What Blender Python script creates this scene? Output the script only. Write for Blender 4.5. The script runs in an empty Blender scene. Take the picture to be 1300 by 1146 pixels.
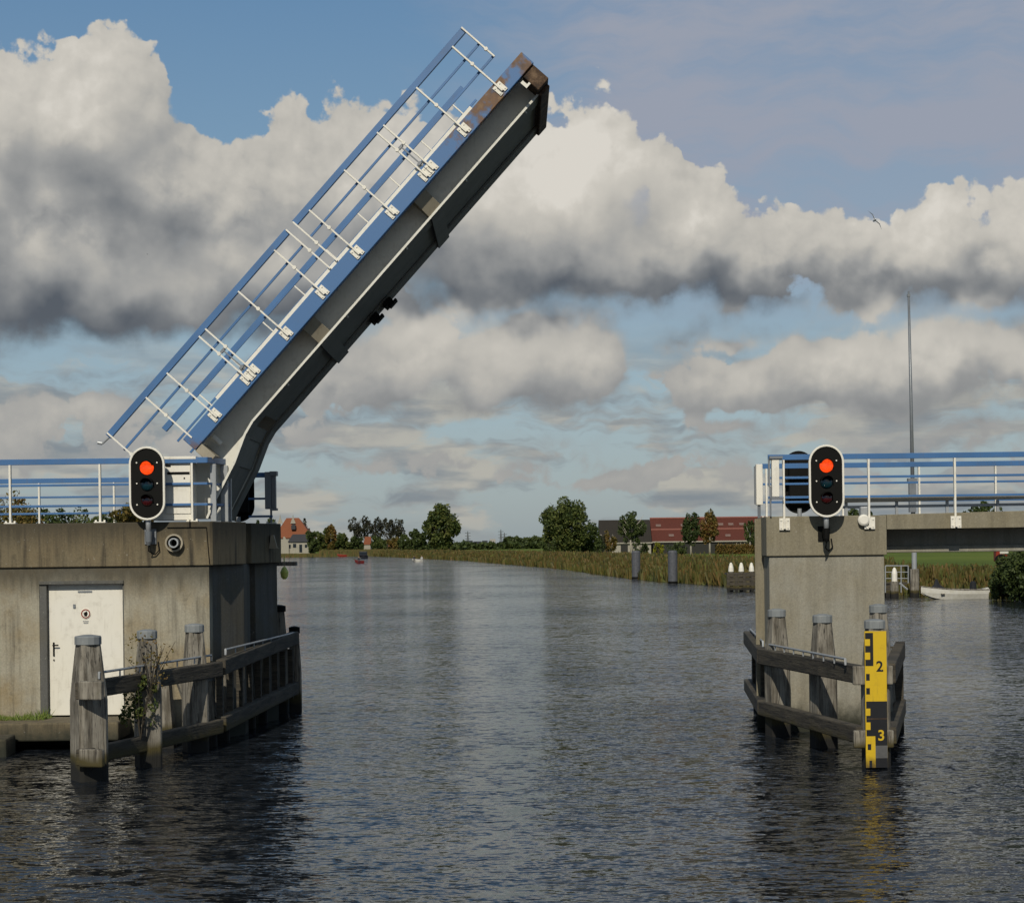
import bpy, bmesh, math, random
import numpy as np
from mathutils import Vector, Matrix
random.seed(7); rng = np.random.default_rng(11)
sc = bpy.context.scene
COL = sc.collection
PI = math.pi
F = 2400.0; HZ = 692.0; CAMZ = 3.35; RHO = 0.0122
cr, sr = math.cos(RHO), math.sin(RHO)

def P(px, py, Y):
    dx, dy = px-650.0, HZ-py
    return Vector(((dx*cr+dy*sr)*Y/F, Y, CAMZ+(-dx*sr+dy*cr)*Y/F))
def XP(px, Y, py=692): return P(px, py, Y).x
def ZP(px, py, Y): return P(px, py, Y).z

# ------------------------------------------------------------------ materials
MATS = {}
class NT:
    def __init__(s, nt): s.nt = nt
    def n(s, t, **kw):
        nd = s.nt.nodes.new(t)
        for k, v in kw.items():
            if k.startswith('i_'):
                nd.inputs[k[2:].replace('_', ' ')].default_value = v
            else: setattr(nd, k, v)
        return nd
    def l(s, a, b): s.nt.links.new(a, b)
    def math(s, op, a, b=None, c=None, clamp=False):
        nd = s.nt.nodes.new('ShaderNodeMath'); nd.operation = op; nd.use_clamp = clamp
        for i, v in enumerate((a, b, c)):
            if v is None: continue
            if isinstance(v, (int, float)): nd.inputs[i].default_value = v
            else: s.nt.links.new(v, nd.inputs[i])
        return nd.outputs[0]
    def vm(s, op, a, b=None, out=0):
        nd = s.nt.nodes.new('ShaderNodeVectorMath'); nd.operation = op
        for i, v in enumerate((a, b)):
            if v is None: continue
            if isinstance(v, (tuple, list)): nd.inputs[i].default_value = v
            elif isinstance(v, (int, float)): nd.inputs['Scale'].default_value = v
            else:
                s.nt.links.new(v, nd.inputs[i])
        return nd.outputs[out]
    def scale(s, a, f):
        nd = s.nt.nodes.new('ShaderNodeVectorMath'); nd.operation = 'SCALE'
        s.nt.links.new(a, nd.inputs[0])
        if isinstance(f, (int, float)): nd.inputs['Scale'].default_value = f
        else: s.nt.links.new(f, nd.inputs['Scale'])
        return nd.outputs[0]
    def noise(s, vec, scale, detail=4, rough=.55, out='Fac', dist=0.0, dim='3D'):
        nd = s.nt.nodes.new('ShaderNodeTexNoise'); nd.noise_dimensions = dim
        nd.inputs['Scale'].default_value = scale; nd.inputs['Detail'].default_value = detail
        nd.inputs['Roughness'].default_value = rough; nd.inputs['Distortion'].default_value = dist
        s.nt.links.new(vec, nd.inputs['Vector'])
        return nd.outputs[out]
    def ramp(s, fac, stops, interp='LINEAR'):
        nd = s.nt.nodes.new('ShaderNodeValToRGB'); cr_ = nd.color_ramp; cr_.interpolation = interp
        while len(cr_.elements) < len(stops): cr_.elements.new(.5)
        for e, (p, c) in zip(cr_.elements, stops):
            e.position = p
            e.color = (c, c, c, 1) if isinstance(c, (int, float)) else (*c, 1)
        s.nt.links.new(fac, nd.inputs[0]); return nd.outputs[0]
    def mix(s, f, a, b, mode='MIX'):
        nd = s.nt.nodes.new('ShaderNodeMix'); nd.data_type = 'RGBA'; nd.blend_type = mode
        ins = [nd.inputs[0], nd.inputs[6], nd.inputs[7]]
        for i, v in zip(ins, (f, a, b)):
            if isinstance(v, (int, float)): i.default_value = v
            elif isinstance(v, (tuple, list)): i.default_value = (*v[:3], 1)
            else: s.nt.links.new(v, i)
        return nd.outputs[2]
    def smooth(s, v, a, b, o0=0.0, o1=1.0):
        nd = s.nt.nodes.new('ShaderNodeMapRange'); nd.interpolation_type = 'SMOOTHSTEP'
        nd.inputs['From Min'].default_value = a; nd.inputs['From Max'].default_value = b
        nd.inputs['To Min'].default_value = o0; nd.inputs['To Max'].default_value = o1
        s.nt.links.new(v, nd.inputs['Value']); return nd.outputs[0]
    def bump(s, h, strength, dist=.02):
        nd = s.nt.nodes.new('ShaderNodeBump'); nd.inputs['Strength'].default_value = strength
        nd.inputs['Distance'].default_value = dist; s.nt.links.new(h, nd.inputs['Height']); return nd.outputs[0]

def mat(name, build):
    m = bpy.data.materials.new(name); m.use_nodes = True
    t = NT(m.node_tree); m.node_tree.nodes.clear()
    out = t.n('ShaderNodeOutputMaterial'); b = t.n('ShaderNodeBsdfPrincipled')
    t.l(b.outputs[0], out.inputs[0])
    pos = t.n('ShaderNodeNewGeometry').outputs['Position']
    build(t, b, pos, out); MATS[name] = m; return m
ALB = .70
def setc(t, b, c):
    if isinstance(c, (tuple, list)): b.inputs['Base Color'].default_value = (*[x*ALB for x in c], 1)
    else: t.l(t.mix(1.0, c, (ALB, ALB, ALB), 'MULTIPLY'), b.inputs['Base Color'])

def mpaint(name, col, rough=.45, dirt=.25, dirtcol=(.12, .10, .07), metal=0.0, sc_=6, spec=.5):
    def f(t, b, p, o):
        b.inputs['Specular IOR Level'].default_value = spec
        n1 = t.noise(p, sc_, 6, .65); n2 = t.noise(t.vm('MULTIPLY', p, (9, 9, 1.2)), 2.0, 4, .6)
        m = t.math('MULTIPLY', t.smooth(n1, .5, .78), dirt)
        m2 = t.math('MULTIPLY', t.smooth(n2, .52, .8), dirt*.8)
        c = t.mix(t.math('ADD', m, m2, clamp=True), col, dirtcol)
        v = t.noise(p, 1.3, 2); c = t.mix(.22, c, t.ramp(v, [(.3, .25), (.7, .75)]), 'OVERLAY')
        setc(t, b, c); b.inputs['Roughness'].default_value = rough; b.inputs['Metallic'].default_value = metal
        t.l(t.bump(t.noise(p, 40, 3), .08, .004), b.inputs['Normal'])
    return mat(name, f)

def mconcrete(name, base, dark, topz=None, warm=(.30, .24, .15), streak=.55):
    def f(t, b, p, o):
        big = t.noise(p, .9, 5, .6); med = t.noise(p, 4.5, 6, .65); fine = t.noise(p, 38, 4, .7)
        st = t.noise(t.vm('MULTIPLY', p, (5.5, 5.5, .35)), 1.0, 5, .62)
        st2 = t.noise(t.vm('MULTIPLY', p, (16, 16, .8)), 1.0, 4, .6)
        c = t.mix(t.smooth(big, .35, .68), base, warm)
        c = t.mix(t.math('MULTIPLY', t.smooth(st, .48, .72), streak), c, dark)
        c = t.mix(t.math('MULTIPLY', t.smooth(st2, .55, .8), streak*.6), c, dark)
        c = t.mix(t.math('MULTIPLY', t.smooth(st, .5, .28), .35), c, tuple(min(1, x*1.35) for x in base))
        c = t.mix(t.math('MULTIPLY', t.smooth(med, .55, .75), .45), c, dark)
        c = t.mix(t.math('MULTIPLY', t.smooth(t.noise(p, 22, 3, .6), .66, .74), .6), c, (.42, .40, .33))
        c = t.mix(.35, c, t.ramp(fine, [(.3, .25), (.7, .75)]), 'OVERLAY')
        sep = t.n('ShaderNodeSeparateXYZ'); t.l(p, sep.inputs[0]); z = sep.outputs[2]
        zz = t.math('ADD', z, t.math('MULTIPLY', t.math('SUBTRACT', med, .5), .5))
        c = t.mix(t.smooth(zz, .62, .12), c, (.028, .03, .018))          # tide line
        if topz is not None:
            za = t.math('ADD', z, t.math('MULTIPLY', t.math('SUBTRACT', st, .5), -1.3))
            c = t.mix(t.math('MULTIPLY', t.smooth(za, topz-.55, topz+.05), .75), c, (.030, .027, .018))
        setc(t, b, c); b.inputs['Roughness'].default_value = .9
        pit = t.n('ShaderNodeTexVoronoi', feature='F1'); pit.inputs['Scale'].default_value = 9; t.l(p, pit.inputs['Vector'])
        hh = t.math('ADD', t.math('MULTIPLY', t.smooth(pit.outputs['Distance'], .0, .12), .6), t.math('MULTIPLY', fine, .5))
        hh = t.math('ADD', hh, t.math('MULTIPLY', med, .5))
        t.l(t.bump(hh, .35, .012), b.inputs['Normal'])
    return mat(name, f)

def mwood(name, base, dark, axis=2, wet=True):
    def f(t, b, p, o):
        sv = [14, 14, 14]; sv[axis] = .9
        if axis == 0: sv = [1.2, 1.2, 16]
        g = t.noise(t.vm('MULTIPLY', p, tuple(sv)), 1.0, 6, .7); g2 = t.noise(t.vm('MULTIPLY', p, tuple(x*2.6 for x in sv)), 1.0, 3, .7)
        big = t.noise(p, 2.2, 4, .6)
        c = t.mix(t.smooth(g, .38, .68), base, dark)
        c = t.mix(t.math('MULTIPLY', t.smooth(big, .45, .7), .6), c, dark)
        c = t.mix(t.math('MULTIPLY', t.smooth(g2, .56, .66), .85), c, (.010, .008, .006))
        c = t.mix(t.math('MULTIPLY', t.smooth(t.noise(p, 7, 4, .6), .6, .75), .3), c, (.09, .10, .035))
        if wet:
            sep = t.n('ShaderNodeSeparateXYZ'); t.l(p, sep.inputs[0])
            z = t.math('ADD', sep.outputs[2], t.math('MULTIPLY', t.math('SUBTRACT', big, .5), .3))
            c = t.mix(t.smooth(z, .46, .3), c, (.07, .055, .012)); c = t.mix(t.smooth(z, .3, .16), c, (.012, .011, .008))
        setc(t, b, c); b.inputs['Roughness'].default_value = .85
        t.l(t.bump(t.math('ADD', g, g2), .6, .02), b.inputs['Normal'])
    return mat(name, f)

def mleaf(name, cols, trans=.25):
    def f(t, b, p, o):
        r = t.n('ShaderNodeNewGeometry').outputs['Random Per Island']
        big = t.noise(p, .35, 2)
        fac = t.math('ADD', t.math('MULTIPLY', r, .5), t.math('MULTIPLY', t.math('SUBTRACT', big, .25), 1.0), clamp=True)
        n = len(cols); c = t.ramp(fac, [(.15+.75*i/(n-1), cols[i]) for i in range(n)])
        c = t.mix(1.0, c, (1.2,)*3, 'MULTIPLY'); t.l(c, b.inputs['Base Color']); b.inputs['Roughness'].default_value = .6; b.inputs['Specular IOR Level'].default_value = .25
        tr = t.n('ShaderNodeBsdfTranslucent'); t.l(c, tr.inputs[0])
        mx = t.n('ShaderNodeMixShader'); mx.inputs[0].default_value = trans
        t.l(b.outputs[0], mx.inputs[1]); t.l(tr.outputs[0], mx.inputs[2]); t.l(mx.outputs[0], o.inputs[0])
    return mat(name, f)

def mglow(name, col, strength):
    def f(t, b, p, o):
        setc(t, b, tuple(x*.3 for x in col)); b.inputs['Roughness'].default_value = .25
        v = t.n('ShaderNodeTexVoronoi'); v.inputs['Scale'].default_value = 38; t.l(p, v.inputs['Vector'])
        e = t.mix(t.smooth(v.outputs['Distance'], .1, .6), col, tuple(x*.55 for x in col))
        t.l(e, b.inputs['Emission Color']); b.inputs['Emission Strength'].default_value = strength
    return mat(name, f)

BLUE = mpaint('blue_paint', (.062, .185, .42), .4, .22, (.16, .13, .10))
WHITE = mpaint('white_paint', (1.0, .96, .84), .5, .28, (.25, .19, .12))
DOORW = mpaint('door_paint', (.96, .92, .80), .5, .28, (.32, .27, .18))
GREY = mpaint('grey_steel', (.26, .28, .30), .45, .3, (.10, .09, .08), .3)
GIRD = mpaint('girder_paint', (.92, .90, .80), .6, .22, (.3, .24, .16))
SOFF = mpaint('soffit_shade_paint', (.24, .235, .20), .7, .4, (.08, .07, .05))  # leaf steel seen from below, its shade darkened into the colour
ZINC = mpaint('zinc_cap', (.25, .27, .275), .75, .55, (.42, .42, .40), .0)
BLACK = mpaint('black_paint', (.008, .008, .007), .7, .05, (.03, .027, .024), spec=.12)
LGREY = mpaint('galvanised', (.44, .46, .47), .4, .25, (.2, .18, .15), .2)
BRACK = mpaint('bracket_paint', (.42, .37, .27), .6, .45, (.2, .15, .09))
def frust(t, b, p, o):
    sep = t.n('ShaderNodeSeparateXYZ'); t.l(p, sep.inputs[0])
    n = t.noise(t.vm('MULTIPLY', p, (5, 5, 5)), 1.0, 5, .6); n2 = t.noise(p, 2.6, 3)
    d = t.math('ADD', t.math('SUBTRACT', sep.outputs[2], 10.95), t.math('MULTIPLY', n, 3.6))
    m = t.math('MULTIPLY', t.smooth(d, 1.0, 1.9), t.smooth(n2, .40, .52))
    rc = t.ramp(n, [(.3, (.05, .022, .010)), (.55, (.17, .075, .02)), (.75, (.30, .19, .07))])
    base = t.mix(t.math('MULTIPLY', t.smooth(t.noise(p, 9, 6, .7), .56, .75), .35), (.062, .185, .42), (.12, .17, .24))
    low = t.math('MULTIPLY', t.smooth(sep.outputs[2], 5.35, 5.05), t.smooth(n, .40, .55))
    setc(t, b, t.mix(t.math('MAXIMUM', m, low), base, rc)); b.inputs['Roughness'].default_value = .45
mat('leaf_fascia_paint', frust); FASC = MATS['leaf_fascia_paint']
def frust2(t, b, p, o):
    n = t.noise(p, 7, 5, .65)
    setc(t, b, t.ramp(n, [(.3, (.025, .017, .012)), (.5, (.09, .05, .025)), (.65, (.22, .14, .08)), (.8, (.30, .26, .2))]))
    b.inputs['Roughness'].default_value = .85; t.l(t.bump(n, .4, .02), b.inputs['Normal'])
mat('rusty_steel', frust2); RUST = MATS['rusty_steel']
CAPL = mconcrete('cap_concrete', (.20, .165, .10), (.045, .038, .025), topz=3.82, streak=.95, warm=(.22, .17, .095))
WALLC = mconcrete('wall_concrete', (.42, .39, .30), (.12, .105, .075), topz=2.95, streak=.8, warm=(.32, .25, .14))
CAPR = mconcrete('deck_concrete', (.29, .26, .185), (.14, .12, .08), warm=(.26, .225, .145), streak=.4)
WALLR = mconcrete('pier_concrete', (.36, .345, .285), (.19, .175, .13), warm=(.31, .28, .205), streak=.4)
WSIDE = mconcrete('shaded_side_concrete', (.13, .13, .12), (.06, .057, .047), warm=(.13, .115, .08))  # pier concrete again, with the channel side's shade put into the colour
WOOD = mwood('pile_timber', (.36, .33, .27), (.10, .085, .062))
RAILW = mwood('rail_timber', (.105, .088, .06), (.035, .03, .022), axis=0, wet=True)
WOODP = mwood('plain_timber', (.34, .31, .26), (.12, .10, .08), wet=False)
def plain(name, col, rough=.7, spec=.3):
    def f(t, b, p, o):
        n = t.noise(p, 5, 5, .6)
        setc(t, b, t.mix(.4, col, t.ramp(n, [(.3, .2), (.7, .8)]), 'OVERLAY'))
        b.inputs['Roughness'].default_value = rough; b.inputs['Specular IOR Level'].default_value = spec
    return mat(name, f)
def fyel(t, b, p, o):
    n = t.noise(p, 7, 6, .65); st = t.noise(t.vm('MULTIPLY', p, (22, 22, 1.6)), 1.0, 4, .6)
    sep = t.n('ShaderNodeSeparateXYZ'); t.l(p, sep.inputs[0])
    c = t.mix(t.math('MULTIPLY', t.smooth(n, .48, .75), .35), (.80, .53, .008), (.45, .27, .02))
    c = t.mix(t.math('MULTIPLY', t.smooth(st, .55, .75), .4), c, (.22, .15, .03))
    c = t.mix(t.smooth(t.math('ADD', sep.outputs[2], t.math('MULTIPLY', n, .25)), .36, .12), c, (.10, .06, .01))
    setc(t, b, c); b.inputs['Roughness'].default_value = .45
mat('yellow_enamel', fyel); YEL = MATS['yellow_enamel']
BLK = plain('black_enamel', (.010, .010, .012), .4, .5)
WORN = plain('worn_grey', (.12, .12, .12), .7)
ROOFO = plain('orange_tiles', (.27, .088, .036)); ROOFR = plain('red_roof', (.125, .034, .020)); ROOFD = plain('dark_roof', (.036, .030, .021))
SLATE = plain('slate_roof', (.05, .05, .055)); WHW = plain('white_wall', (.42, .39, .32)); DKW = plain('dark_wall', (.03, .03, .025))
RED = plain('red_paint', (.30, .035, .015), .5); GLASSD = plain('dark_glass', (.02, .025, .03), .1, .6)
BOATW = plain('boat_white', (.72, .70, .62), .4); BOATR = plain('boat_maroon', (.16, .02, .02), .4); BOATD = plain('boat_dark', (.02, .022, .03), .4)
BARK = plain('bark', (.06, .05, .035), .9); BIRCH = plain('birch_bark', (.50, .46, .38), .8)
SKIN = plain('skin', (.45, .25, .16), .6); CLOD = plain('dark_cloth', (.03, .035, .05), .9); CLOR = plain('rust_cloth', (.3, .08, .04), .9); CLOW = plain('pale_cloth', (.5, .5, .48), .9)
HIVIS = plain('reflective_yellow', (.95, 1.0, .25), .5); ASPH = plain('asphalt', (.05, .05, .05), .9)
TARP = plain('dark_tarp', (.02, .022, .026), .8); BIRDW = plain('feather_white', (1, 1, .97)); BIRDG = plain('feather_grey', (.16, .17, .19))
REDON = mglow('red_lamp_lit', (1.0, .07, .008), 2.3)
LENSG = plain('green_lens', (.004, .03, .04), .12, .8); LENSR = plain('red_lens', (.06, .004, .004), .12, .8)
L_DK = mleaf('leaf_dark', [(.020, .032, .010), (.045, .064, .017), (.08, .10, .026)])
L_GR = mleaf('leaf_green', [(.02, .034, .010), (.045, .066, .016), (.085, .10, .024), (.12, .12, .03)])
L_AU = mleaf('leaf_autumn', [(.045, .045, .012), (.10, .085, .02), (.15, .10, .025), (.14, .06, .02)])
L_GY = mleaf('leaf_grey', [(.02, .024, .014), (.04, .042, .025), (.065, .06, .035)])
L_YL = mleaf('leaf_yellow', [(.08, .09, .01), (.2, .2, .02), (.3, .26, .03)])
REEDM = mleaf('reed', [(.03, .036, .012), (.06, .062, .016), (.11, .078, .024), (.07, .082, .018), (.13, .075, .026), (.12, .125, .028)], .2)
PLANTS = mleaf('waterside_leaf', [(.03, .034, .010), (.055, .06, .014), (.09, .10, .018), (.15, .15, .025)], .2)
GRASSB = mleaf('grass_blade', [(.04, .07, .01), (.09, .13, .02), (.14, .15, .03)], .2)
def ffield(t, b, p, o):
    n = t.noise(t.vm('MULTIPLY', p, (1, .35, 1)), .05, 6, .65); n2 = t.noise(p, 1.2, 5, .7)
    c = t.ramp(n, [(.3, (.10, .14, .020)), (.55, (.15, .20, .028)), (.75, (.20, .22, .045))])
    setc(t, b, t.mix(.5, c, t.ramp(n2, [(.3, .25), (.7, .75)]), 'OVERLAY')); b.inputs['Roughness'].default_value = .95
    b.inputs['Specular IOR Level'].default_value = .1
mat('field', ffield); FIELD = MATS['field']
def fwater(t, b, p, o):
    setc(t, b, (.016, .020, .026)); b.inputs['Roughness'].default_value = .07; b.inputs['IOR'].default_value = 1.33
    patch = t.noise(t.vm('MULTIPLY', p, (.25, .06, 1)), .5, 3, .5)
    q = t.vm('ADD', p, t.scale(t.noise(p, .5, 2, out='Color'), .6))
    bands = t.noise(t.vm('MULTIPLY', p, (.012, .05, 1)), 1.0, 3, .6)
    amp = t.math('MULTIPLY', t.smooth(patch, .34, .66, .55, 1.25), t.smooth(bands, .35, .65, .6, 1.25))
    def slope(sc3, scl, det, rg, k):
        c = t.vm('SUBTRACT', t.noise(t.vm('MULTIPLY', q, sc3), scl, det, rg, out='Color'), (.5, .5, .5))
        return t.vm('MULTIPLY', c, (k*.95, k*1.15, 0))
    sl = t.vm('ADD', slope((.8, 1.5, 1), 1.3, 2, .5, .50), slope((.75, 1.7, 1), 5.0, 3, .65, 1.20))
    sl = t.vm('ADD', sl, slope((.9, 1.3, 1), 12.0, 2, .6, .65))
    sl = t.scale(sl, amp)
    t.l(t.vm('NORMALIZE', t.vm('ADD', sl, (0, 0, 1))), b.inputs['Normal'])
mat('water', fwater); WATER = MATS['water']

# ------------------------------------------------------------------ mesh helpers
class MB:
    def __init__(s): s.v = []; s.f = []
    def add(s, vs, fs):
        o = len(s.v); s.v += [tuple(x) for x in vs]; s.f += [tuple(i+o for i in f) for f in fs]; return s
    def box(s, x0, x1, y0, y1, z0, z1):
        return s.hexa([(x0,y0,z0),(x1,y0,z0),(x1,y1,z0),(x0,y1,z0),(x0,y0,z1),(x1,y0,z1),(x1,y1,z1),(x0,y1,z1)])
    def hexa(s, v):
        return s.add(v, [(0,3,2,1),(4,5,6,7),(0,1,5,4),(1,2,6,5),(2,3,7,6),(3,0,4,7)])
    def prism(s, pts, z0, z1):                     # pts: (x, y) counter-clockwise
        n = len(pts)
        v = [(x, y, z0) for x, y in pts]+[(x, y, z1) for x, y in pts]
        return s.add(v, [tuple(range(n-1, -1, -1)), tuple(range(n, 2*n))]+[(i, (i+1) % n, n+(i+1) % n, n+i) for i in range(n)])
    def prismY(s, pts, y0, y1):                    # pts: (x, z)
        n = len(pts)
        v = [(x, y0, z) for x, z in pts]+[(x, y1, z) for x, z in pts]
        return s.add(v, [tuple(range(n)), tuple(range(2*n-1, n-1, -1))]+[((i+1) % n, i, n+i, n+(i+1) % n) for i in range(n)])
    def beam(s, a, b, w, h, up=(0, 0, 1), ext=0):
        a = Vector(a); b = Vector(b); d = (b-a).normalized(); a = a-d*ext; b = b+d*ext
        up = Vector(up); side = d.cross(up)
        if side.length < 1e-4: side = d.cross(Vector((0, 1, 0)))
        side.normalize(); u2 = side.cross(d).normalized()
        v = [c+side*(i*w/2)+u2*(j*h/2) for c in (a, b) for i, j in ((-1, -1), (1, -1), (1, 1), (-1, 1))]
        return s.add(v, [(0,3,2,1),(4,5,6,7),(0,1,5,4),(1,2,6,5),(2,3,7,6),(3,0,4,7)])
    def tube(s, pts, r, n=8, cap=True):
        pts = [Vector(p) for p in pts]; rs = r if isinstance(r, (list, tuple)) else [r]*len(pts)
        rings = []; ref = None
        for i, p in enumerate(pts):
            d = (pts[min(i+1, len(pts)-1)]-pts[max(i-1, 0)]).normalized()
            if ref is None: ref = Vector((0, 0, 1)) if abs(d.z) < .9 else Vector((1, 0, 0))
            x = d.cross(ref).normalized(); y = x.cross(d).normalized(); ref = y
            rings.append([p+(x*math.cos(2*PI*k/n)+y*math.sin(2*PI*k/n))*rs[i] for k in range(n)])
        v = [q for ring in rings for q in ring]; f = []
        for i in range(len(pts)-1):
            for k in range(n): f.append((i*n+k, i*n+(k+1) % n, (i+1)*n+(k+1) % n, (i+1)*n+k))
        if cap: f += [tuple(range(n-1, -1, -1)), tuple((len(pts)-1)*n+k for k in range(n))]
        return s.add(v, f)
    def loft(s, rings, cap=True):
        n = len(rings[0]); v = [q for r in rings for q in r]; f = []
        for i in range(len(rings)-1):
            for k in range(n): f.append((i*n+k, i*n+(k+1) % n, (i+1)*n+(k+1) % n, (i+1)*n+k))
        if cap: f += [tuple(range(n-1, -1, -1)), tuple((len(rings)-1)*n+k for k in range(n))]
        return s.add(v, f)
    def xf(s, M): s.v = [tuple(M @ Vector(q)) for q in s.v]; return s
    def build(s, name, m, parent=None, smooth=False, bevel=0.0):
        me = bpy.data.meshes.new(name); o = bpy.data.objects.new(name, me); COL.objects.link(o)
        off = Vector((0, 0, 0))
        if parent is not None:
            o.parent = parent; q = parent
            while q is not None: off += q.location; q = q.parent
        me.from_pydata([tuple(Vector(q)-off) for q in s.v], [], s.f); me.materials.append(m)
        bm = bmesh.new(); bm.from_mesh(me); bmesh.ops.recalc_face_normals(bm, faces=bm.faces)
        bm.to_mesh(me); bm.free()
        if smooth:
            for pl in me.polygons: pl.use_smooth = True
        if bevel > 0:
            md = o.modifiers.new('edge', 'BEVEL'); md.width = bevel; md.segments = 2; md.limit_method = 'ANGLE'; md.angle_limit = .7
        return o
def tag(o, label=None, cat=None, group=None, kind=None):
    if label: o['label'] = label
    if cat: o['category'] = cat
    if group: o['group'] = group
    if kind: o['kind'] = kind
    return o
def root(name, loc, label, cat, group=None):
    o = bpy.data.objects.new(name, None); COL.objects.link(o); o.location = loc; o.empty_display_size = .2
    return tag(o, label, cat, group)
def fastmesh(name, verts, quads, m, parent=None, off=None):
    me = bpy.data.meshes.new(name); n = len(verts); k = len(quads); w = quads.shape[1]
    if off is not None: verts = verts-np.array(off)
    me.vertices.add(n); me.vertices.foreach_set('co', verts.astype(np.float32).ravel())
    me.loops.add(k*w); me.loops.foreach_set('vertex_index', quads.astype(np.int32).ravel())
    me.polygons.add(k); me.polygons.foreach_set('loop_start', np.arange(0, k*w, w, dtype=np.int32))
    me.polygons.foreach_set('loop_total', np.full(k, w, dtype=np.int32))
    me.update(calc_edges=True); me.materials.append(m)
    o = bpy.data.objects.new(name, me); COL.objects.link(o)
    if parent is not None: o.parent = parent
    return o
def leafquads(c, size, flat=.0):
    n = len(c); a = rng.normal(size=(n, 3)); a /= np.linalg.norm(a, axis=1)[:, None]
    b = rng.normal(size=(n, 3)); b -= a*(a*b).sum(1)[:, None]; b /= np.linalg.norm(b, axis=1)[:, None]
    s = size*rng.uniform(.6, 1.35, n)[:, None]
    v = np.stack([c-a*s, c-b*s*.55, c+a*s, c+b*s*.55], 1).reshape(-1, 3)
    return v, np.arange(n*4).reshape(-1, 4)
def crown_points(n, rx, rz, cz, clumps, shape='round', fill=.5):
    cs = []
    while len(cs) < clumps:
        p = rng.uniform(-1, 1, 3)
        r = np.linalg.norm(p)
        if r > 1 or r < fill*rng.uniform(.3, 1): continue
        if shape == 'tall': p[:2] *= (1-.35*abs(p[2]))
        if shape == 'dome' and p[2] < -.55: p[:2] *= .75
        cs.append(p)
    cs = np.array(cs); k = rng.integers(0, clumps, n)
    cr_ = rng.uniform(.16, .34, clumps)
    d = rng.normal(size=(n, 3)); d /= np.linalg.norm(d, axis=1)[:, None]
    p = cs[k]+d*(cr_[k]*rng.uniform(.55, 1.0, n)**.5)[:, None]
    p *= np.array([rx, rx, rz]); p[:, 2] += cz
    return p
def tree(px, ytop, wpx, Y, lm, label, name='broadleaf_tree', group=None, zb=.7, crown=(.2, 1.0), n=2600, clumps=45, shape='round', tm=None, fill=.5, leaf=None, multi=1, cat='tree'):
    x = XP(px, Y); zt = ZP(px, ytop, Y); H = zt-zb; R = wpx*Y/F/2; tm = tm or BARK
    r = root(name, (x, Y, zb), label, cat, group)
    z0 = H*crown[0]; z1 = H*crown[1]; cz = (z0+z1)/2; rz = (z1-z0)/2
    pts = crown_points(n, R*.86, rz*.90, cz, clumps, shape, fill)
    s = leaf or max(.16, R*.075)
    v, q = leafquads(pts, s); fastmesh('crown', v, q, lm, r)
    m = MB()
    for k in range(multi):
        ox = (k-(multi-1)/2)*R*.35; top = Vector((x+ox*1.5+rng.uniform(-.1, .1)*R, Y, zb+cz+rz*.35))
        m.tube([(x+ox*.3, Y, zb-.3), (x+ox*.7, Y, zb+H*.28), top], [H*.022+.06, H*.016+.04, .03], 7)
        for j in range(7):
            t = rng.uniform(.22, .7); a = Vector((x+ox*(.3+t), Y, zb+H*t)); ang = rng.uniform(0, 2*PI)
            m.tube([a, a+Vector((math.cos(ang)*R*.3, math.sin(ang)*R*.3, H*.10)), a+Vector((math.cos(ang)*R*.6, math.sin(ang)*R*.6, H*.26))], [H*.009+.02, H*.006+.015, .015], 5)
    m.build('trunk', tm, r, smooth=True)
    return r

# ------------------------------------------------------------------ camera, sun, sky
cam = bpy.data.cameras.new('camera'); co = bpy.data.objects.new('camera', cam); COL.objects.link(co)
cam.sensor_width = 36; cam.lens = 36*F/1300; cam.shift_y = (692-573)/1300; cam.clip_end = 30000; cam.clip_start = .5
co.matrix_world = Matrix.Translation((0, 0, CAMZ)) @ Matrix.Rotation(PI/2, 4, 'X') @ Matrix.Rotation(-RHO, 4, 'Z')
sc.camera = co
SEL = math.radians(36); SAZ = math.radians(9)      # sun behind the camera, a little to the left
sd = Vector((-math.sin(SAZ)*math.cos(SEL), -math.cos(SAZ)*math.cos(SEL), math.sin(SEL)))
su = bpy.data.lights.new('sun', 'SUN'); so = bpy.data.objects.new('sun', su); COL.objects.link(so)
su.energy = 4.8; su.angle = math.radians(.53); su.color = (1, .93, .80)
so.rotation_euler = sd.to_track_quat('Z', 'Y').to_euler(); so.location = (0, 0, 30)
sc.view_settings.view_transform = 'Standard'; sc.view_settings.look = 'None'; sc.view_settings.exposure = -.50; sc.view_settings.gamma = 1

W = bpy.data.worlds.new('World'); sc.world = W; W.use_nodes = True
t = NT(W.node_tree); W.node_tree.nodes.clear()
wo = t.n('ShaderNodeOutputWorld'); bg = t.n('ShaderNodeBackground'); t.l(bg.outputs[0], wo.inputs[0])
KW = .1; bg.inputs['Strength'].default_value = KW
sky = t.n('ShaderNodeTexSky', sky_type='NISHITA'); sky.sun_disc = False; sky.sun_elevation = SEL
sky.sun_rotation = math.atan2(sd.x, sd.y); sky.air_density = 1.0; sky.dust_density = 1.0; sky.ozone_density = 1.5
gen = t.n('ShaderNodeTexCoord').outputs['Generated']
nrm = t.vm('NORMALIZE', gen); sp = t.n('ShaderNodeSeparateXYZ'); t.l(nrm, sp.inputs[0])
azn = t.math('ARCTAN2', sp.outputs[0], sp.outputs[1]); eln = t.math('ARCSINE', sp.outputs[2])
cmb = t.n('ShaderNodeCombineXYZ'); t.l(t.math('MULTIPLY', azn, 24.0), cmb.inputs[0]); t.l(t.math('MULTIPLY', eln, 24.0), cmb.inputs[1])
PP = cmb.outputs[0]
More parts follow.
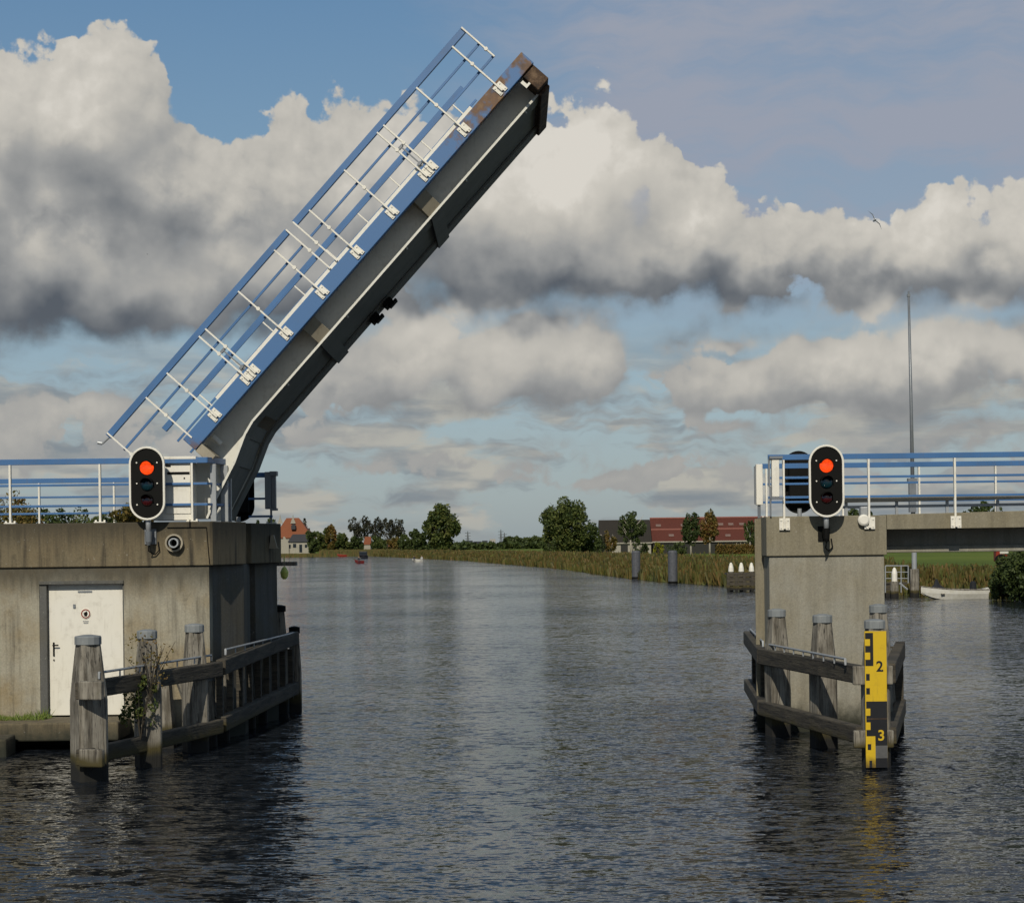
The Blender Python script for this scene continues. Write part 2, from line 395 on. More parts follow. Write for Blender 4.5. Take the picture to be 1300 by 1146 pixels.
def AE(px, py):
    dx, dy = px-650.0, HZ-py; a = dx*cr+dy*sr; b = -dx*sr+dy*cr
    return (math.atan2(a, F)*24, math.atan2(b, math.hypot(a, F))*24)
# group: billowing cloud relief
def mkgroup(name, fn):
    g = bpy.data.node_groups.new(name, 'ShaderNodeTree')
    g.interface.new_socket('Vector', in_out='INPUT', socket_type='NodeSocketVector')
    g.interface.new_socket('Value', in_out='OUTPUT', socket_type='NodeSocketFloat')
    gi = g.nodes.new('NodeGroupInput'); go = g.nodes.new('NodeGroupOutput'); tt = NT(g)
    tt.l(fn(tt, gi.outputs[0]), go.inputs[0]); return g
BLOBS = [ # px, py, rx, ry : the cumulus masses
 (5, 160, 105, 95), (110, 165, 120, 120), (190, 240, 130, 100), (290, 275, 110, 115), (60, 290, 200, 130), (150, 370, 280, 80), (340, 330, 170, 110),
 (430, 240, 120, 120), (495, 200, 95, 85), (560, 255, 130, 130), (420, 370, 200, 55),
 (690, 255, 140, 120), (752, 205, 88, 92), (740, 330, 210, 75), (885, 290, 105, 85), (965, 325, 90, 62), (880, 350, 220, 52), (620, 350, 160, 60),
 (1115, 338, 88, 56), (1185, 318, 100, 70), (1310, 300, 95, 82), (1230, 345, 190, 55), (60, 400, 180, 48), (250, 395, 180, 45),
 (520, 450, 140, 70), (640, 440, 130, 60), (735, 452, 100, 72), (440, 500, 130, 46), (650, 492, 210, 40),
 (930, 422, 105, 24), (1040, 362, 90, 36), (950, 485, 120, 42), (1080, 462, 150, 62), (1200, 450, 140, 68), (1310, 460, 120, 66), (1120, 508, 290, 32), (560, 385, 120, 30),
 (60, 520, 120, 30), (160, 562, 110, 20), (10, 592, 140, 18), (440, 562, 110, 22), (560, 592, 130, 16), (705, 560, 90, 18), (820, 602, 120, 15), (940, 562, 120, 22), (1085, 555, 120, 26), (1225, 550, 130, 26), (1310, 595, 140, 20), (1050, 606, 130, 16),
 (-120, 250, 160, 170), (1420, 300, 130, 110)]
def fmass(tt, v):                                   # the broad cloud masses
    wv = tt.vm('SUBTRACT', tt.noise(v, .8, 2, .5, 'Color', dim='2D'), (.5, .5, .5))
    w = tt.vm('ADD', v, tt.vm('MULTIPLY', wv, (1.3, .8, 0)))
    wv2 = tt.vm('SUBTRACT', tt.noise(v, 2.4, 4, .55, 'Color', dim='2D'), (.5, .5, .5))
    w = tt.vm('ADD', w, tt.scale(wv2, .36)); w = tt.vm('MULTIPLY', w, (1, 1, 0))
    cur = None
    for (a, b, rx, ry) in BLOBS:
        c = AE(a, b); rx = rx/100; ry = ry/100
        d = tt.vm('MULTIPLY_ADD', w, None)
        nd = d.node; nd.inputs[1].default_value = (1/rx, 1/ry, 0); nd.inputs[2].default_value = (-c[0]/rx, -c[1]/ry, 0)
        ln = tt.vm('LENGTH', d, out='Value')
        val = tt.math('MULTIPLY', tt.math('SUBTRACT', 1.0, ln), min(rx, ry*1.0))
        cur = val if cur is None else tt.math('SMOOTH_MAX', cur, val, .2)
    return cur
def fbill(tt, v):                                   # cauliflower relief
    wv2 = tt.vm('SUBTRACT', tt.noise(v, 2.2, 4, .55, 'Color', dim='2D'), (.5, .5, .5))
    vw = tt.vm('ADD', v, tt.scale(wv2, .5)); h = None
    for s_, a_ in ((1.3, .34), (3.1, .17), (7.0, .07)):
        vo = tt.n('ShaderNodeTexVoronoi', feature='SMOOTH_F1'); vo.voronoi_dimensions = '2D'; vo.inputs['Scale'].default_value = s_; vo.inputs['Smoothness'].default_value = .5
        tt.l(vw, vo.inputs['Vector'])
        q = tt.math('MULTIPLY', tt.math('SUBTRACT', .42, vo.outputs['Distance']), a_*1.7)
        h = q if h is None else tt.math('ADD', h, q)
    return tt.math('ADD', h, tt.math('MULTIPLY', tt.math('SUBTRACT', tt.noise(v, 4.5, 7, .6, dim='2D'), .5), .22))
G1 = mkgroup('cloud_mass', fmass); G2 = mkgroup('cloud_billow', fbill)
def use(g, v):
    nd = W.node_tree.nodes.new('ShaderNodeGroup'); nd.node_tree = g; t.l(v, nd.inputs[0]); return nd.outputs[0]
m0 = use(G1, PP); m1 = use(G1, t.vm('ADD', PP, (-.22, .70, 0)))
h0 = use(G2, PP); h1 = use(G2, t.vm('ADD', PP, (-.07, .13, 0)))
rel2 = t.math('SUBTRACT', m0, m1); rel = t.math('SUBTRACT', h0, h1)
hk = t.smooth(rel2, -.35, .15, .15, 1.0)
d0 = t.math('ADD', m0, t.math('MULTIPLY', t.math('MULTIPLY', h0, hk), t.smooth(m0, -.16, .02)))
wid = t.smooth(rel2, .15, -.40, .10, .42)          # crisp sunlit tops, soft vague bases
alpha = t.smooth(t.math('DIVIDE', t.math('ADD', d0, .03), wid), .0, 1.0)
topk = t.smooth(rel2, -.1, .5, .18, .85)
lown = t.math('SUBTRACT', t.noise(t.vm('MULTIPLY', PP, (.8, 1.2, 1)), 1.1, 4, .5, dim='2D'), .5)
lit = t.math('ADD', t.math('MULTIPLY', t.math('MULTIPLY', rel, topk), .52), t.math('MULTIPLY', rel2, .34))
lit = t.math('ADD', lit, t.math('MULTIPLY', lown, .18))
# hand-placed broad light and shade of the cloud bellies (real sky brightness)
SH = [(60,100,150,60,.10),(230,160,80,40,.04),(740,190,110,70,.30),(700,260,90,60,.14),(860,260,120,50,.14),(960,290,90,40,.06),(1190,290,140,40,.12),(1290,250,80,60,.1),(470,160,60,45,.10),(560,215,90,80,.10),
      (90,215,150,35,-.06),(120,285,200,34,-.20),(140,420,250,40,-.24),(30,400,140,50,-.10),(420,385,130,40,-.18),(760,375,250,30,-.22),(960,365,140,30,-.2),(1240,370,150,36,-.22),(1170,345,120,25,-.08),
      (600,350,120,45,-.12),(250,320,120,24,.07),(60,320,90,20,.05),(500,440,110,40,.14),(540,430,110,30,.10),(690,425,120,40,.2),(600,515,240,20,-.14),(1100,435,140,34,.18),(1230,430,140,34,.2),(930,470,80,30,.1),(1120,505,250,24,-.16),(930,424,100,20,-.22),(330,230,60,60,-.06)]
sv = None
wp = t.vm('ADD', PP, t.scale(t.vm('SUBTRACT', t.noise(PP, 1.2, 3, .5, 'Color', dim='2D'), (.5, .5, .5)), 1.1))
wp = t.vm('MULTIPLY', wp, (1, 1, 0))
for (a, b, rx, ry, k) in SH:
    c = AE(a, b); rx /= 100; ry /= 100
    d = t.vm('MULTIPLY_ADD', wp, None); nd = d.node; nd.inputs[1].default_value = (1/rx, 1/ry, 0); nd.inputs[2].default_value = (-c[0]/rx, -c[1]/ry, 0)
    ln = t.vm('LENGTH', d, out='Value'); g_ = t.smooth(ln, 1.7, .1, 0, k)
    sv = g_ if sv is None else t.math('ADD', sv, g_)
shade = t.math('ADD', t.math('ADD', lit, .47), sv)
ccol = t.ramp(shade, [(0.0, (.088, .102, .122)), (.2, (.175, .186, .198)), (.42, (.31, .312, .306)), (.62, (.44, .425, .39)), (.85, (.54, .515, .465)), (1.0, (.63, .60, .545))])
# clear sky: Nishita tinted and dimmed to the photograph's level
elr = t.math('MULTIPLY', eln, 24.0)
skyc = t.mix(1.0, sky.outputs[0], (1, 1, 1), 'MULTIPLY')
S_SKY = t.ramp(t.math('DIVIDE', elr, 14.0), [(0.0, (.235, .29, .33)), (.12, (.23, .31, .37)), (.25, (.17, .275, .36)), (.5, (.085, .19, .33)), (.8, (.048, .135, .28)), (1.0, (.04, .115, .25))])
hs = t.scale(skyc, .10)
base = t.mix(.25, S_SKY, hs)
# thin veil in the upper right, streaky
vst = t.noise(t.vm('MULTIPLY', t.vm('ADD', PP, t.scale(t.noise(PP, .5, 3, out='Color', dim='2D'), .9)), (.35, 1.5, 1)), .9, 6, .62, dim='2D')
sx = t.n('ShaderNodeSeparateXYZ'); t.l(PP, sx.inputs[0])
vm_ = t.math('MULTIPLY', t.smooth(t.math('ADD', sx.outputs[0], t.math('MULTIPLY', t.math('SUBTRACT', vst, .5), 2.5)), -1.3, 1.8), t.smooth(sx.outputs[1], 2.2, 4.2))
vfac = t.math('MULTIPLY', vm_, t.smooth(vst, .25, .62, .48, 1.0))
base = t.mix(vfac, base, (.285, .315, .385))
# low hazy strato bands above the horizon
bn = t.noise(t.vm('MULTIPLY', t.vm('ADD', PP, t.scale(t.noise(PP, 1.2, 3, out='Color', dim='2D'), .5)), (.45, 1.9, 1)), 1.1, 6, .55, dim='2D')
bn2 = t.noise(t.vm('MULTIPLY', t.vm('ADD', PP, (0.06, -.16, 0)), (.5, 2.4, 1)), 1.2, 5, .52, dim='2D')
bm_ = t.math('MULTIPLY', t.smooth(sx.outputs[1], 2.9, 1.8), t.smooth(sx.outputs[1], -.1, .5, .35, 1))
bfac = t.math('MULTIPLY', t.smooth(bn, .40, .58), bm_)
bcol = t.ramp(bn2, [(.36, (.19, .215, .24)), (.5, (.27, .28, .28)), (.62, (.42, .40, .35))])
base = t.mix(t.math('MULTIPLY', bfac, .85), base, bcol)
ccol = t.mix(t.smooth(sx.outputs[1], 2.6, .5, 0, .5), ccol, (.30, .305, .30))
final = t.mix(alpha, base, ccol)
# outside the framed part of the sky: looser fair-weather cloud, all round
cl3 = t.noise(nrm, 2.6, 6, .55); cl3b = t.noise(t.vm('ADD', nrm, (-.03, -.02, .06)), 2.6, 4, .55)
oa = t.smooth(cl3, .50, .60); oc = t.ramp(t.math('ADD', t.math('MULTIPLY', t.math('SUBTRACT', cl3, cl3b), 3.0), .45), [(0, (.12, .13, .15)), (.5, (.34, .335, .33)), (1, (.70, .68, .62))])
osky = t.mix(t.smooth(eln, .1, 1.2), (.14, .24, .36), (.05, .11, .22))
outc = t.mix(oa, osky, oc)
om = t.math('MAXIMUM', t.smooth(t.math('ABSOLUTE', azn), .29, .42), t.smooth(eln, .31, .42))
final = t.mix(om, final, outc)
GAIN = 2**.62
t.l(t.scale(final, GAIN/KW), bg.inputs['Color'])
W.cycles.sampling_method = 'MANUAL'; W.cycles.sample_map_resolution = 512

# ------------------------------------------------------------------ water and land
def grid_sheet(name, m, xs, ys, z, hf=None):
    v = []; f = []
    for y in ys:
        for x in xs: v.append((x, y, z if hf is None else hf(x, y)))
    nx = len(xs)
    for j in range(len(ys)-1):
        for i in range(nx-1): f.append((j*nx+i, j*nx+i+1, (j+1)*nx+i+1, (j+1)*nx+i))
    b = MB(); b.v = v; b.f = f; o = b.build(name, m); return tag(o, kind='structure')
grid_sheet('water', WATER, [-5000, -400, 0, 400, 5000], [-200, 0, 60, 300, 1200, 9000], 0.0)
# right shore line (X at distance Y)
RS = [(30, 62), (70, 42), (95, 31.5), (108, 28.0), (125, 21.5), (142, 17.9), (166, 13.9), (187, 11.8), (260, 7.7), (414, -8.4), (560, -30), (672, -48)]
def rsx(Y):
    for (a, xa), (b, xb) in zip(RS, RS[1:]):
        if a <= Y <= b: return xa+(xb-xa)*(Y-a)/(b-a)
    return RS[0][1] if Y < 30 else RS[-1][1]
LS = [(38, -13), (60, -15), (120, -24), (300, -46), (690, -92)]
def lsx(Y):
    for (a, xa), (b, xb) in zip(LS, LS[1:]):
        if a <= Y <= b: return xa+(xb-xa)*(Y-a)/(b-a)
    return LS[-1][1]
def land(name, line, sgn):
    v = []; f = []
    cols = [(0, -.3), (.5, .35), (2.0, .62), (6, .75), (25, .85), (120, .9), (800, .9), (6000, .9)]
    for Y, X in line:
        for dx, z in cols: v.append((X+sgn*dx, Y, z))
    n = len(cols)
    for j in range(len(line)-1):
        for i in range(n-1): f.append((j*n+i, j*n+i+1, (j+1)*n+i+1, (j+1)*n+i))
    b = MB(); b.v = v; b.f = f; return tag(b.build(name, FIELD), kind='structure')
land('ground', RS+[(690, -50)], 1)
land('ground', LS, -1)
b = MB(); ys = [689, 691, 700, 760, 1500, 9000]; zs = [-.3, .4, .7, .9, .9, .9]
for y, z in zip(ys, zs):
    for x in (-6000, -95, -50, 0, 6000): b.v.append((x, y, z-(.004 if x in (-6000, 6000) else 0)))
for j in range(5):
    for i in range(4): b.f.append((j*5+i, j*5+i+1, (j+1)*5+i+1, (j+1)*5+i))
tag(b.build('ground', FIELD), kind='structure')

# reeds along the right shore
def reeds():
    ns = 95000
    Y = 96+(690-96)*rng.uniform(0, 1, ns)**1.55
    ln = np.array([rsx(y) for y in Y]); dist = rng.uniform(-.6, 5.0, ns)*(1+(Y/500))
    X = ln+dist
    zb = np.clip(dist*.3, -.1, .6)
    cl = .5+.5*np.sin(X*.9+Y*.33)*np.sin(Y*.13+1.3)
    H = (1.0+.5*cl+rng.normal(0, .18, ns))*np.where(dist < .5, .75, 1.0)*np.where(Y < 130, .8, 1.0)
    w = (.028+Y*.00022)*rng.uniform(.7, 1.5, ns)
    lean = rng.normal(0, .16, (ns, 2))*H[:, None]
    ang = rng.uniform(0, PI, ns); ax = np.stack([np.cos(ang)*w, np.sin(ang)*w], 1)
    B = np.stack([X, Y, zb], 1); v = np.zeros((ns, 4, 3))
    v[:, 0] = B; v[:, 0, :2] -= ax; v[:, 1] = B; v[:, 1, :2] += ax
    v[:, 2] = B; v[:, 2, :2] += lean+ax*.8; v[:, 2, 2] += H
    v[:, 3] = B; v[:, 3, :2] += lean-ax*.8; v[:, 3, 2] += H*rng.uniform(.8, 1.0, ns)
    o = fastmesh('reeds', v.reshape(-1, 3), np.arange(ns*4).reshape(-1, 4), REEDM)
    tag(o, 'brown and green reeds lining the right-hand bank of the canal', 'reeds', kind='stuff')
    ns = 24000; Y = 97+(560-97)*rng.uniform(0, 1, ns)**1.5; ln = np.array([rsx(y) for y in Y]); k = np.sin(Y*.31)+np.sin(Y*.83+1)+np.sin(Y*.12)
    X = ln+rng.uniform(-.55, .5, ns)*(1+Y/700); H = np.clip(.22+.20*k+rng.normal(0, .12, ns), .03, 1.2)*(1+Y/900); w = (.05+Y*.0003)
    v = np.zeros((ns, 3, 3)); v[:, :, 0] = X[:, None]; v[:, :, 1] = Y[:, None]; v[:, :, 2] = -.05; v[:, 0, 0] -= w; v[:, 1, 0] += w; v[:, 2, 2] += H; v[:, 2, 0] += rng.normal(0, .22, ns); v[:, 2, 1] += rng.normal(0, .2, ns)
    o = fastmesh('water_plants', v.reshape(-1, 3), np.arange(ns*3).reshape(-1, 3), PLANTS)
    tag(o, 'yellow-green plants fringing the water in front of the reeds', 'water plants', kind='stuff')
    ns = 9000
    X = rng.uniform(-90, -42, ns); Y = rng.uniform(686, 696, ns); H = rng.uniform(.8, 2.4, ns)*np.where(X > -70, 1, .45); w = .25
    v = np.zeros((ns, 3, 3)); v[:, :, 0] = X[:, None]; v[:, :, 1] = Y[:, None]; v[:, 0, 0] -= w; v[:, 1, 0] += w; v[:, 2, 2] = H+.4
    v[:, 2, 0] += rng.normal(0, .3, ns)
    o = fastmesh('reeds', v.reshape(-1, 3), np.arange(ns*3).reshape(-1, 3), REEDM)
    tag(o, 'strip of low reeds on the far shore at the end of the canal', 'reeds', kind='stuff')
reeds()

# ------------------------------------------------------------------ left pier
YL = 32.7; DZ = 3.827
xc = XP(268, YL)
lp = root('bridge_pier', (xc-3, YL+2, 0), 'left concrete bridge pier with a white steel door', 'bridge pier')
zcb = ZP(268, 717.5, YL)
x313 = XP(313, 34.2); x355 = XP(357, 37.0); x318 = XP(319, 35.6)
cap = MB()
cap.prism([(-16, YL), (xc-.02, YL), (xc+.02, YL+.04), (x313, 34.2), (x313-1.2, 34.2), (x313-1.2, 35.6), (x318, 35.6), (x355, 37.0), (x355-.9, 37.9), (-16, 41)], zcb, DZ)
cap.build('cap', CAPL, lp, bevel=.015)
w = MB(); ins = .05
x57, x158 = XP(50.5, YL+.05, 820), XP(158, YL+.05, 820); zl = ZP(100, 737, YL+.05); zs_ = .46
YW = YL+.05
w.prism([(-16, YW), (x57, YW), (x57, YW+.35), (-16, YW+.35)], -1, zcb)
w.prism([(x57, YW), (x158, YW), (x158, YW+.35), (x57, YW+.35)], zl, zcb)
w.prism([(x57, YW), (x158, YW), (x158, YW+.35), (x57, YW+.35)], -1, zs_)
w.prism([(x158, YW), (xc-ins, YW), (xc-ins, YW+.35), (x158, YW+.35)], -1, zcb)
w.build('wall', WALLC, lp)
w = MB()
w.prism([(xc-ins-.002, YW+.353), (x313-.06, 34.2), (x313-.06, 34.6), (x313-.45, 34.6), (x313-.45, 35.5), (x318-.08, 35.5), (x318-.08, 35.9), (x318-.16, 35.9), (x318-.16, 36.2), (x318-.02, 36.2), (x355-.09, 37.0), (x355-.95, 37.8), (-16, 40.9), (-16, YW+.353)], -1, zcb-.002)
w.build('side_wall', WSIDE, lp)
# door
fr = MB(); d0_ = .10
fr.box(x57, x57+.125, YW+.01, YW+.30, zs_, zl-.06); fr.box(x158-.03, x158, YW+.03, YW+.30, zs_, zl-.06); fr.box(x57, x158, YW-.03, YW+.30, zl-.06, zl)
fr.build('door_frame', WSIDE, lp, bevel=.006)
dr = MB(); dr.box(x57+.125, x158-.03, YW+.12, YW+.17, zs_+.03, zl-.06); dob = dr.build('door', DOORW, lp, bevel=.01)
h = MB(); hx = XP(66, YW, 825); hz = ZP(66, 825, YW); h.box(hx-.008, hx+.018, YW+.10, YW+.12, hz-.11, hz+.13); h.tube([(hx, YW+.1, hz+.08), (hx, YW+.05, hz+.08), (hx+.1, YW+.05, hz+.08)], .012, 8)
h.box(hx-.005, hx+.015, YW+.10, YW+.12, ZP(66, 838, YW)-.012, ZP(66, 838, YW)+.012); h.build('handle', BLACK, dob)
h = MB(); h.box(XP(97, YW, 751), XP(115, YW, 751), YW+.105, YW+.12, ZP(100, 752, YW), ZP(100, 750, YW)); h.build('vent_slot', GREY, dob); h = MB(); h.box(XP(91, YW, 770), XP(94, YW, 770), YW+.10, YW+.12, ZP(91, 772, YW), ZP(91, 767, YW)); h.build('lock', GREY, dob)
def disc(cx, y, cz, r0, r1, th, n=28):
    m = MB(); v = []
    for yy in (y, y-th):
        for rr in (r0, r1):
            for k in range(n): v.append((cx+rr*math.cos(2*PI*k/n), yy, cz+rr*math.sin(2*PI*k/n)))
    f = []
    for k in range(n):
        k2 = (k+1) % n
        f += [(2*n+k, 2*n+k2, 3*n+k2, 3*n+k), (n+k, n+k2, 3*n+k2, 3*n+k), (k, k2, n+k2, n+k), (k, k2, 2*n+k2, 2*n+k)]
    return m.add(v, f)
sx_, sz_ = XP(107, YW, 779), ZP(107, 779, YW)
m = MB(); m.tube([(sx_, YW+.12, sz_), (sx_, YW+.108, sz_)], .088, 24); sg = m.build('warning_sign', WHITE, dob)
disc(sx_, YW+.107, sz_, .062, .080, .004).build('red_ring', RED, sg)
m = MB(); m.prismY([(sx_-.02, sz_-.045), (sx_+.02, sz_-.045), (sx_+.035, sz_+.0), (sx_+.02, sz_+.045), (sx_-.005, sz_+.03), (sx_-.035, sz_+.01)], YW+.102, YW+.107); m.build('hand_mark', BLACK, sg)
m = MB()
for k in range(2): m.box(sx_-.05+.01*k, sx_+.05-.01*k, YW+.112, YW+.12, sz_-.14-.03*k, sz_-.128-.03*k)
m.build('notice_text', GREY, sg)
# ledge under the door
lg = MB(); lg.prism([(XP(9, 31.7, 917), 31.7), (XP(150, 31.7, 917), 31.7), (XP(150, 31.7, 917), 32.74), (-16, 32.74), (-16, 31.9)], .16, .47); lg.build('ledge', CAPL, lp, bevel=.03)
lg = MB(); lg.prism([(-16, 30.8), (XP(8, 30.8, 940), 30.8), (XP(8, 31.0, 940), 31.6), (-16, 31.6)], -.3, .3); lg.build('footing', CAPL, lp, bevel=.04)
# pipe outlet in the cap
px_, pz_ = XP(222, YL, 689), ZP(222, 689, YL)
po = root('drain_pipe', (px_, YL, pz_), 'short round drain pipe sticking out of the left pier cap', 'pipe')
m = MB(); n = 20
disc(px_, YL-.005, pz_, .125, .155, .10, 26).build('collar', BRACK, po)
disc(px_+.01, YL-.01, pz_, .062, .085, .20, 22).build('pipe', LGREY, po)
m = MB(); m.tube([(px_+.01, YL-.001, pz_), (px_+.01, YL-.01, pz_)], .12, 20); m.build('bore', BLACK, po)
# thin conduit lines on the pier cap
m = MB(); zc1 = ZP(240, 669, YL); m.tube([P(212, 669.5, YL-.02), P(262, 669, YL-.02), P(266, 716, YL-.02)], .008, 6); m.tube([P(241, 661, YL-.02), P(241, 669, YL-.02)], .012, 6)
tag(m.build('conduit', BLACK), 'thin dark cable conduit along the left pier cap', 'cable')

# ------------------------------------------------------------------ right pier and fixed span
YR = 33.3; xr0 = XP(973, YR); xr1 = XP(1126, YR); zrb = ZP(973, 706, YR)
rp = root('bridge_pier', ((xr0+xr1)/2, YR+2, 0), 'right concrete bridge pier standing in the water', 'bridge pier')
m = MB(); m.prism([(xr0, YR), (xr1, YR), (xr1, 37.8), (4.88, 37.8), (4.50, 34.6), (xr0+.06, 34.0), (xr0, 34.0)], zrb, 3.80); m.build('cap', CAPR, rp, bevel=.015)
m = MB(); m.prism([(xr0+.05, YR+.05), (xr1-.04, YR+.05), (xr1-.04, 37.7), (4.92, 37.7), (4.60, 34.6), (4.60, 34.05), (xr0+.05, 34.05)], -1, zrb-.001); m.build('wall', WALLR, rp, bevel=.015)
m = MB(); m.prism([(xr0-.10, 34.12), (xr0+.12, 34.12), (xr0+.12, 34.75), (xr0-.02, 34.75)], -1, 3.77); m.build('side_pilaster', CAPR, rp, bevel=.01)
sp_ = root('bridge_span', (xr1+3, YR+2, 3), 'fixed concrete span running right from the right pier', 'bridge deck')
m = MB(); za = 3.80; zb_ = ZP(1126, 672, YR)
m.hexa([(xr1+.003, YR, zb_), (13.5, YR, zb_+.02), (13.5, 37.9, zb_+.02), (xr1+.003, 37.9, zb_), (xr1+.003, YR, 3.81), (13.5, YR, 3.92), (13.5, 37.9, 3.92), (xr1+.003, 37.9, 3.81)]); m.build('deck_slab', CAPR, sp_, bevel=.01)
zg = ZP(1126, 701.5, YR+.6)
m = MB(); m.box(xr1+.003, 13.5, YR+.62, YR+.95, zg+.12, zb_-.002); m.box(xr1+.003, 13.5, YR+3.4, YR+3.8, zg+.12, zb_-.002); m.build('girder_web', WALLR, sp_)
m = MB(); m.box(xr1+.003, 13.5, YR+.5, YR+1.1, zg, zg+.12); m.box(xr1+.003, 13.5, YR+3.3, YR+3.9, zg, zg+.12); m.build('girder_flange', WALLR, sp_, bevel=.02)
m = MB(); m.hexa([(xr1+.05, YR+.7, 3.80), (13.4, YR+.7, 3.90), (13.4, YR+3.9, 3.90), (xr1+.05, YR+3.9, 3.80), (xr1+.05, YR+.7, 3.816), (13.4, YR+.7, 3.924), (13.4, YR+3.9, 3.924), (xr1+.05, YR+3.9, 3.816)]); m.build('road_surface', ASPH, sp_)
# guard rail
gr_ = root('guard_rail', (9, YR+1.1, 3.9), 'rusty brown roadside guard rail along the fixed span', 'guard rail')
m = MB(); zc_ = 4.08+.03
m.beam((XP(1070, 34.4, 634), 34.4, zc_-.01), (13.4, 34.4, zc_+.05), .05, .10); m.build('beam', BRACK, gr_, bevel=.01)
m = MB(); m.beam((XP(1070, 34.5, 640), 34.5, 3.97), (13.4, 34.5, 4.0), .04, .05); m.build('lower_rail', LGREY, gr_)
for k in range(7):
    m = MB(); x = XP(1075, 34.45)+k*.92; m.box(x-.025, x+.025, 34.44, 34.49, 3.8, 4.07); m.build('post', LGREY, gr_)

# ------------------------------------------------------------------ static railings
def railing(name_label, pts, posts, zdeck, ztop, rails, plates='top', group='blue bridge railings', hand=(.05, .10), extra=None, pm=None):
    r = root('railing', (pts[0][0], pts[0][1], zdeck), name_label, 'railing', group)
    def run(z, w_, h_, nm):
        m = MB()
        for a, b in zip(pts, pts[1:]): m.beam((a[0], a[1], z), (b[0], b[1], z), w_, h_, ext=.012)
        m.build(nm, BLUE, r, bevel=.004)
    run(ztop-hand[1]/2, hand[0], hand[1], 'handrail')
    for z in rails: run(z, .03, .042, 'rail')
    for (x, y) in posts:
        m = MB(); dz0 = -.22 if plates == 'front' else .01
        m.box(x-.017, x+.017, y-.035, y+.035, zdeck+dz0, ztop-hand[1]-.001)
        p_ = m.build('post', pm or WHITE, r)
        m = MB()
        if plates == 'front':
            for s in (-1, 1): m.box(x+s*.055-.038, x+s*.055+.038, y-.07, y-.05, zdeck-.24, zdeck-.03)
            m.box(x-.02, x+.02, y-.10, y-.05, zdeck-.22, zdeck-.05)
            for s in (-1, 1):
                for zz in (-.07, -.2): m.tube([(x+s*.06, y-.07, zdeck+zz), (x+s*.06, y-.085, zdeck+zz)], .014, 8)
            m.build('base_plate', WHITE, p_)
        else:
            m.box(x-.10, x+.10, y-.07, y+.07, zdeck+.002, zdeck+.02); m.box(x-.09, x-.06, y-.03, y+.0, zdeck+.02, zdeck+.05); m.box(x+.06, x+.09, y-.03, y+.0, zdeck+.02, zdeck+.05)
            m.build('base_plate', WHITE, p_)
    return r
yn = YL+.12; xb = XP(262, yn, 584)
ret = (XP(291, yn+1.0, 590), yn+1.0)
railing('front blue railing on the left pier, beside the white cabinet', [(-16, yn), (xb, yn), ret], [(XP(a, yn, 620), yn) for a in (-110, 13, 127, 244)], DZ, 4.945, [DZ+.66, DZ+.30])
rr_ = root('railing_posts', (xb, yn, DZ), 'cluster of stout grey posts at the channel corner of the left pier', 'post')
for a, yy, wd in ((271, yn+.25, .10), (285, yn+.75, .13), (292, yn+1.0, .05)):
    m = MB(); x = XP(a, yy, 620); m.box(x-wd/2, x+wd/2, yy-.04, yy+.04, DZ+.005, 4.83); m.build('post', LGREY, rr_, bevel=.005)
YF = 39.4
railing('rear blue railing on the left pier, seen behind the front one', [(-16, YF), (XP(262, YF), YF)], [(XP(a, YF, 640), YF) for a in (-45, 50, 145, 238)], DZ, 4.86, [DZ+.64, DZ+.30])
m_r = railing('short dark blue railing at the rear channel corner of the left pier', [(XP(316, 37.3, 620), 37.3), (XP(345, 37.3, 620), 37.3)], [(XP(343.5, 37.3, 620), 37.35)], 3.83, 4.845, [4.33, 3.98], pm=GREY)
pb = root('control_box', (XP(343, 37.3), 37.3, 4.0), 'tall narrow grey steel box on the rear corner of the left pier', 'box')
xa, xb2 = XP(336.5, 37.1, 620), XP(350, 37.1, 620)
m = MB(); m.box(xa, xa+.12, 37.05, 37.25, ZP(340, 646, 37.1), ZP(340, 599, 37.1)); m.build('side_panel', GREY, pb, bevel=.008)
m = MB(); m.box(xa+.122, xb2, 37.09, 37.22, ZP(340, 645, 37.1), ZP(340, 600, 37.1)); m.build('body', GREY, pb, bevel=.008)
m = MB(); m.box(xa+.1, xb2+.03, 37.03, 37.27, ZP(340, 604, 37.1), ZP(340, 599, 37.1)+.01); m.build('bracket', GREY, pb); m = MB(); m.box(xa+.1, xb2+.02, 37.03, 37.27, ZP(340, 648, 37.1), ZP(340, 645, 37.1)); m.build('bracket', GREY, pb)
yn = YR-.02
railing('front blue railing along the right pier and fixed span', [(XP(976, yn, 580), yn+.04), (13.4, yn+.04)], [(XP(a, yn, 640), yn+.04) for a in (995.5, 1103.5, 1213, 1322)], 3.80, ZP(1100, 575.5, yn), [ZP(1100, 605, yn), ZP(1100, 630, yn)], plates='front', hand=(.05, .095))
YF2 = 37.6
railing('rear blue railing along the right pier and fixed span', [(XP(962, YF2, 591), YF2), (13.6, YF2)], [(XP(a, YF2, 640), YF2) for a in (973, 1070, 1167, 1264, 1361)], 3.82, ZP(1100, 587, YF2), [ZP(1100, 613, YF2), ZP(1100, 636, YF2)], hand=(.05, .10))
bp = root('end_post', (XP(984, yn), yn, 3.8), 'white boxed end post of the front railing, left of the right signal', 'post', 'white railing end posts')
zt_, zb2 = ZP(984, 580, yn), ZP(984, 632, yn)
m = MB(); x0 = XP(979, yn, 600); m.box(x0, x0+.13, yn-.09, yn+.03, zb2+.02, zt_-.04); m.build('body', WHITE, bp, bevel=.008)
m = MB(); m.box(x0-.04, x0+.19, yn-.12, yn+.05, zt_-.035, zt_+.01); m.build('bracket', GREY, bp); m = MB(); m.box(x0-.02, x0+.2, yn-.11, yn+.04, zb2-.02, zb2+.015); m.build('bracket', GREY, bp, bevel=.004)
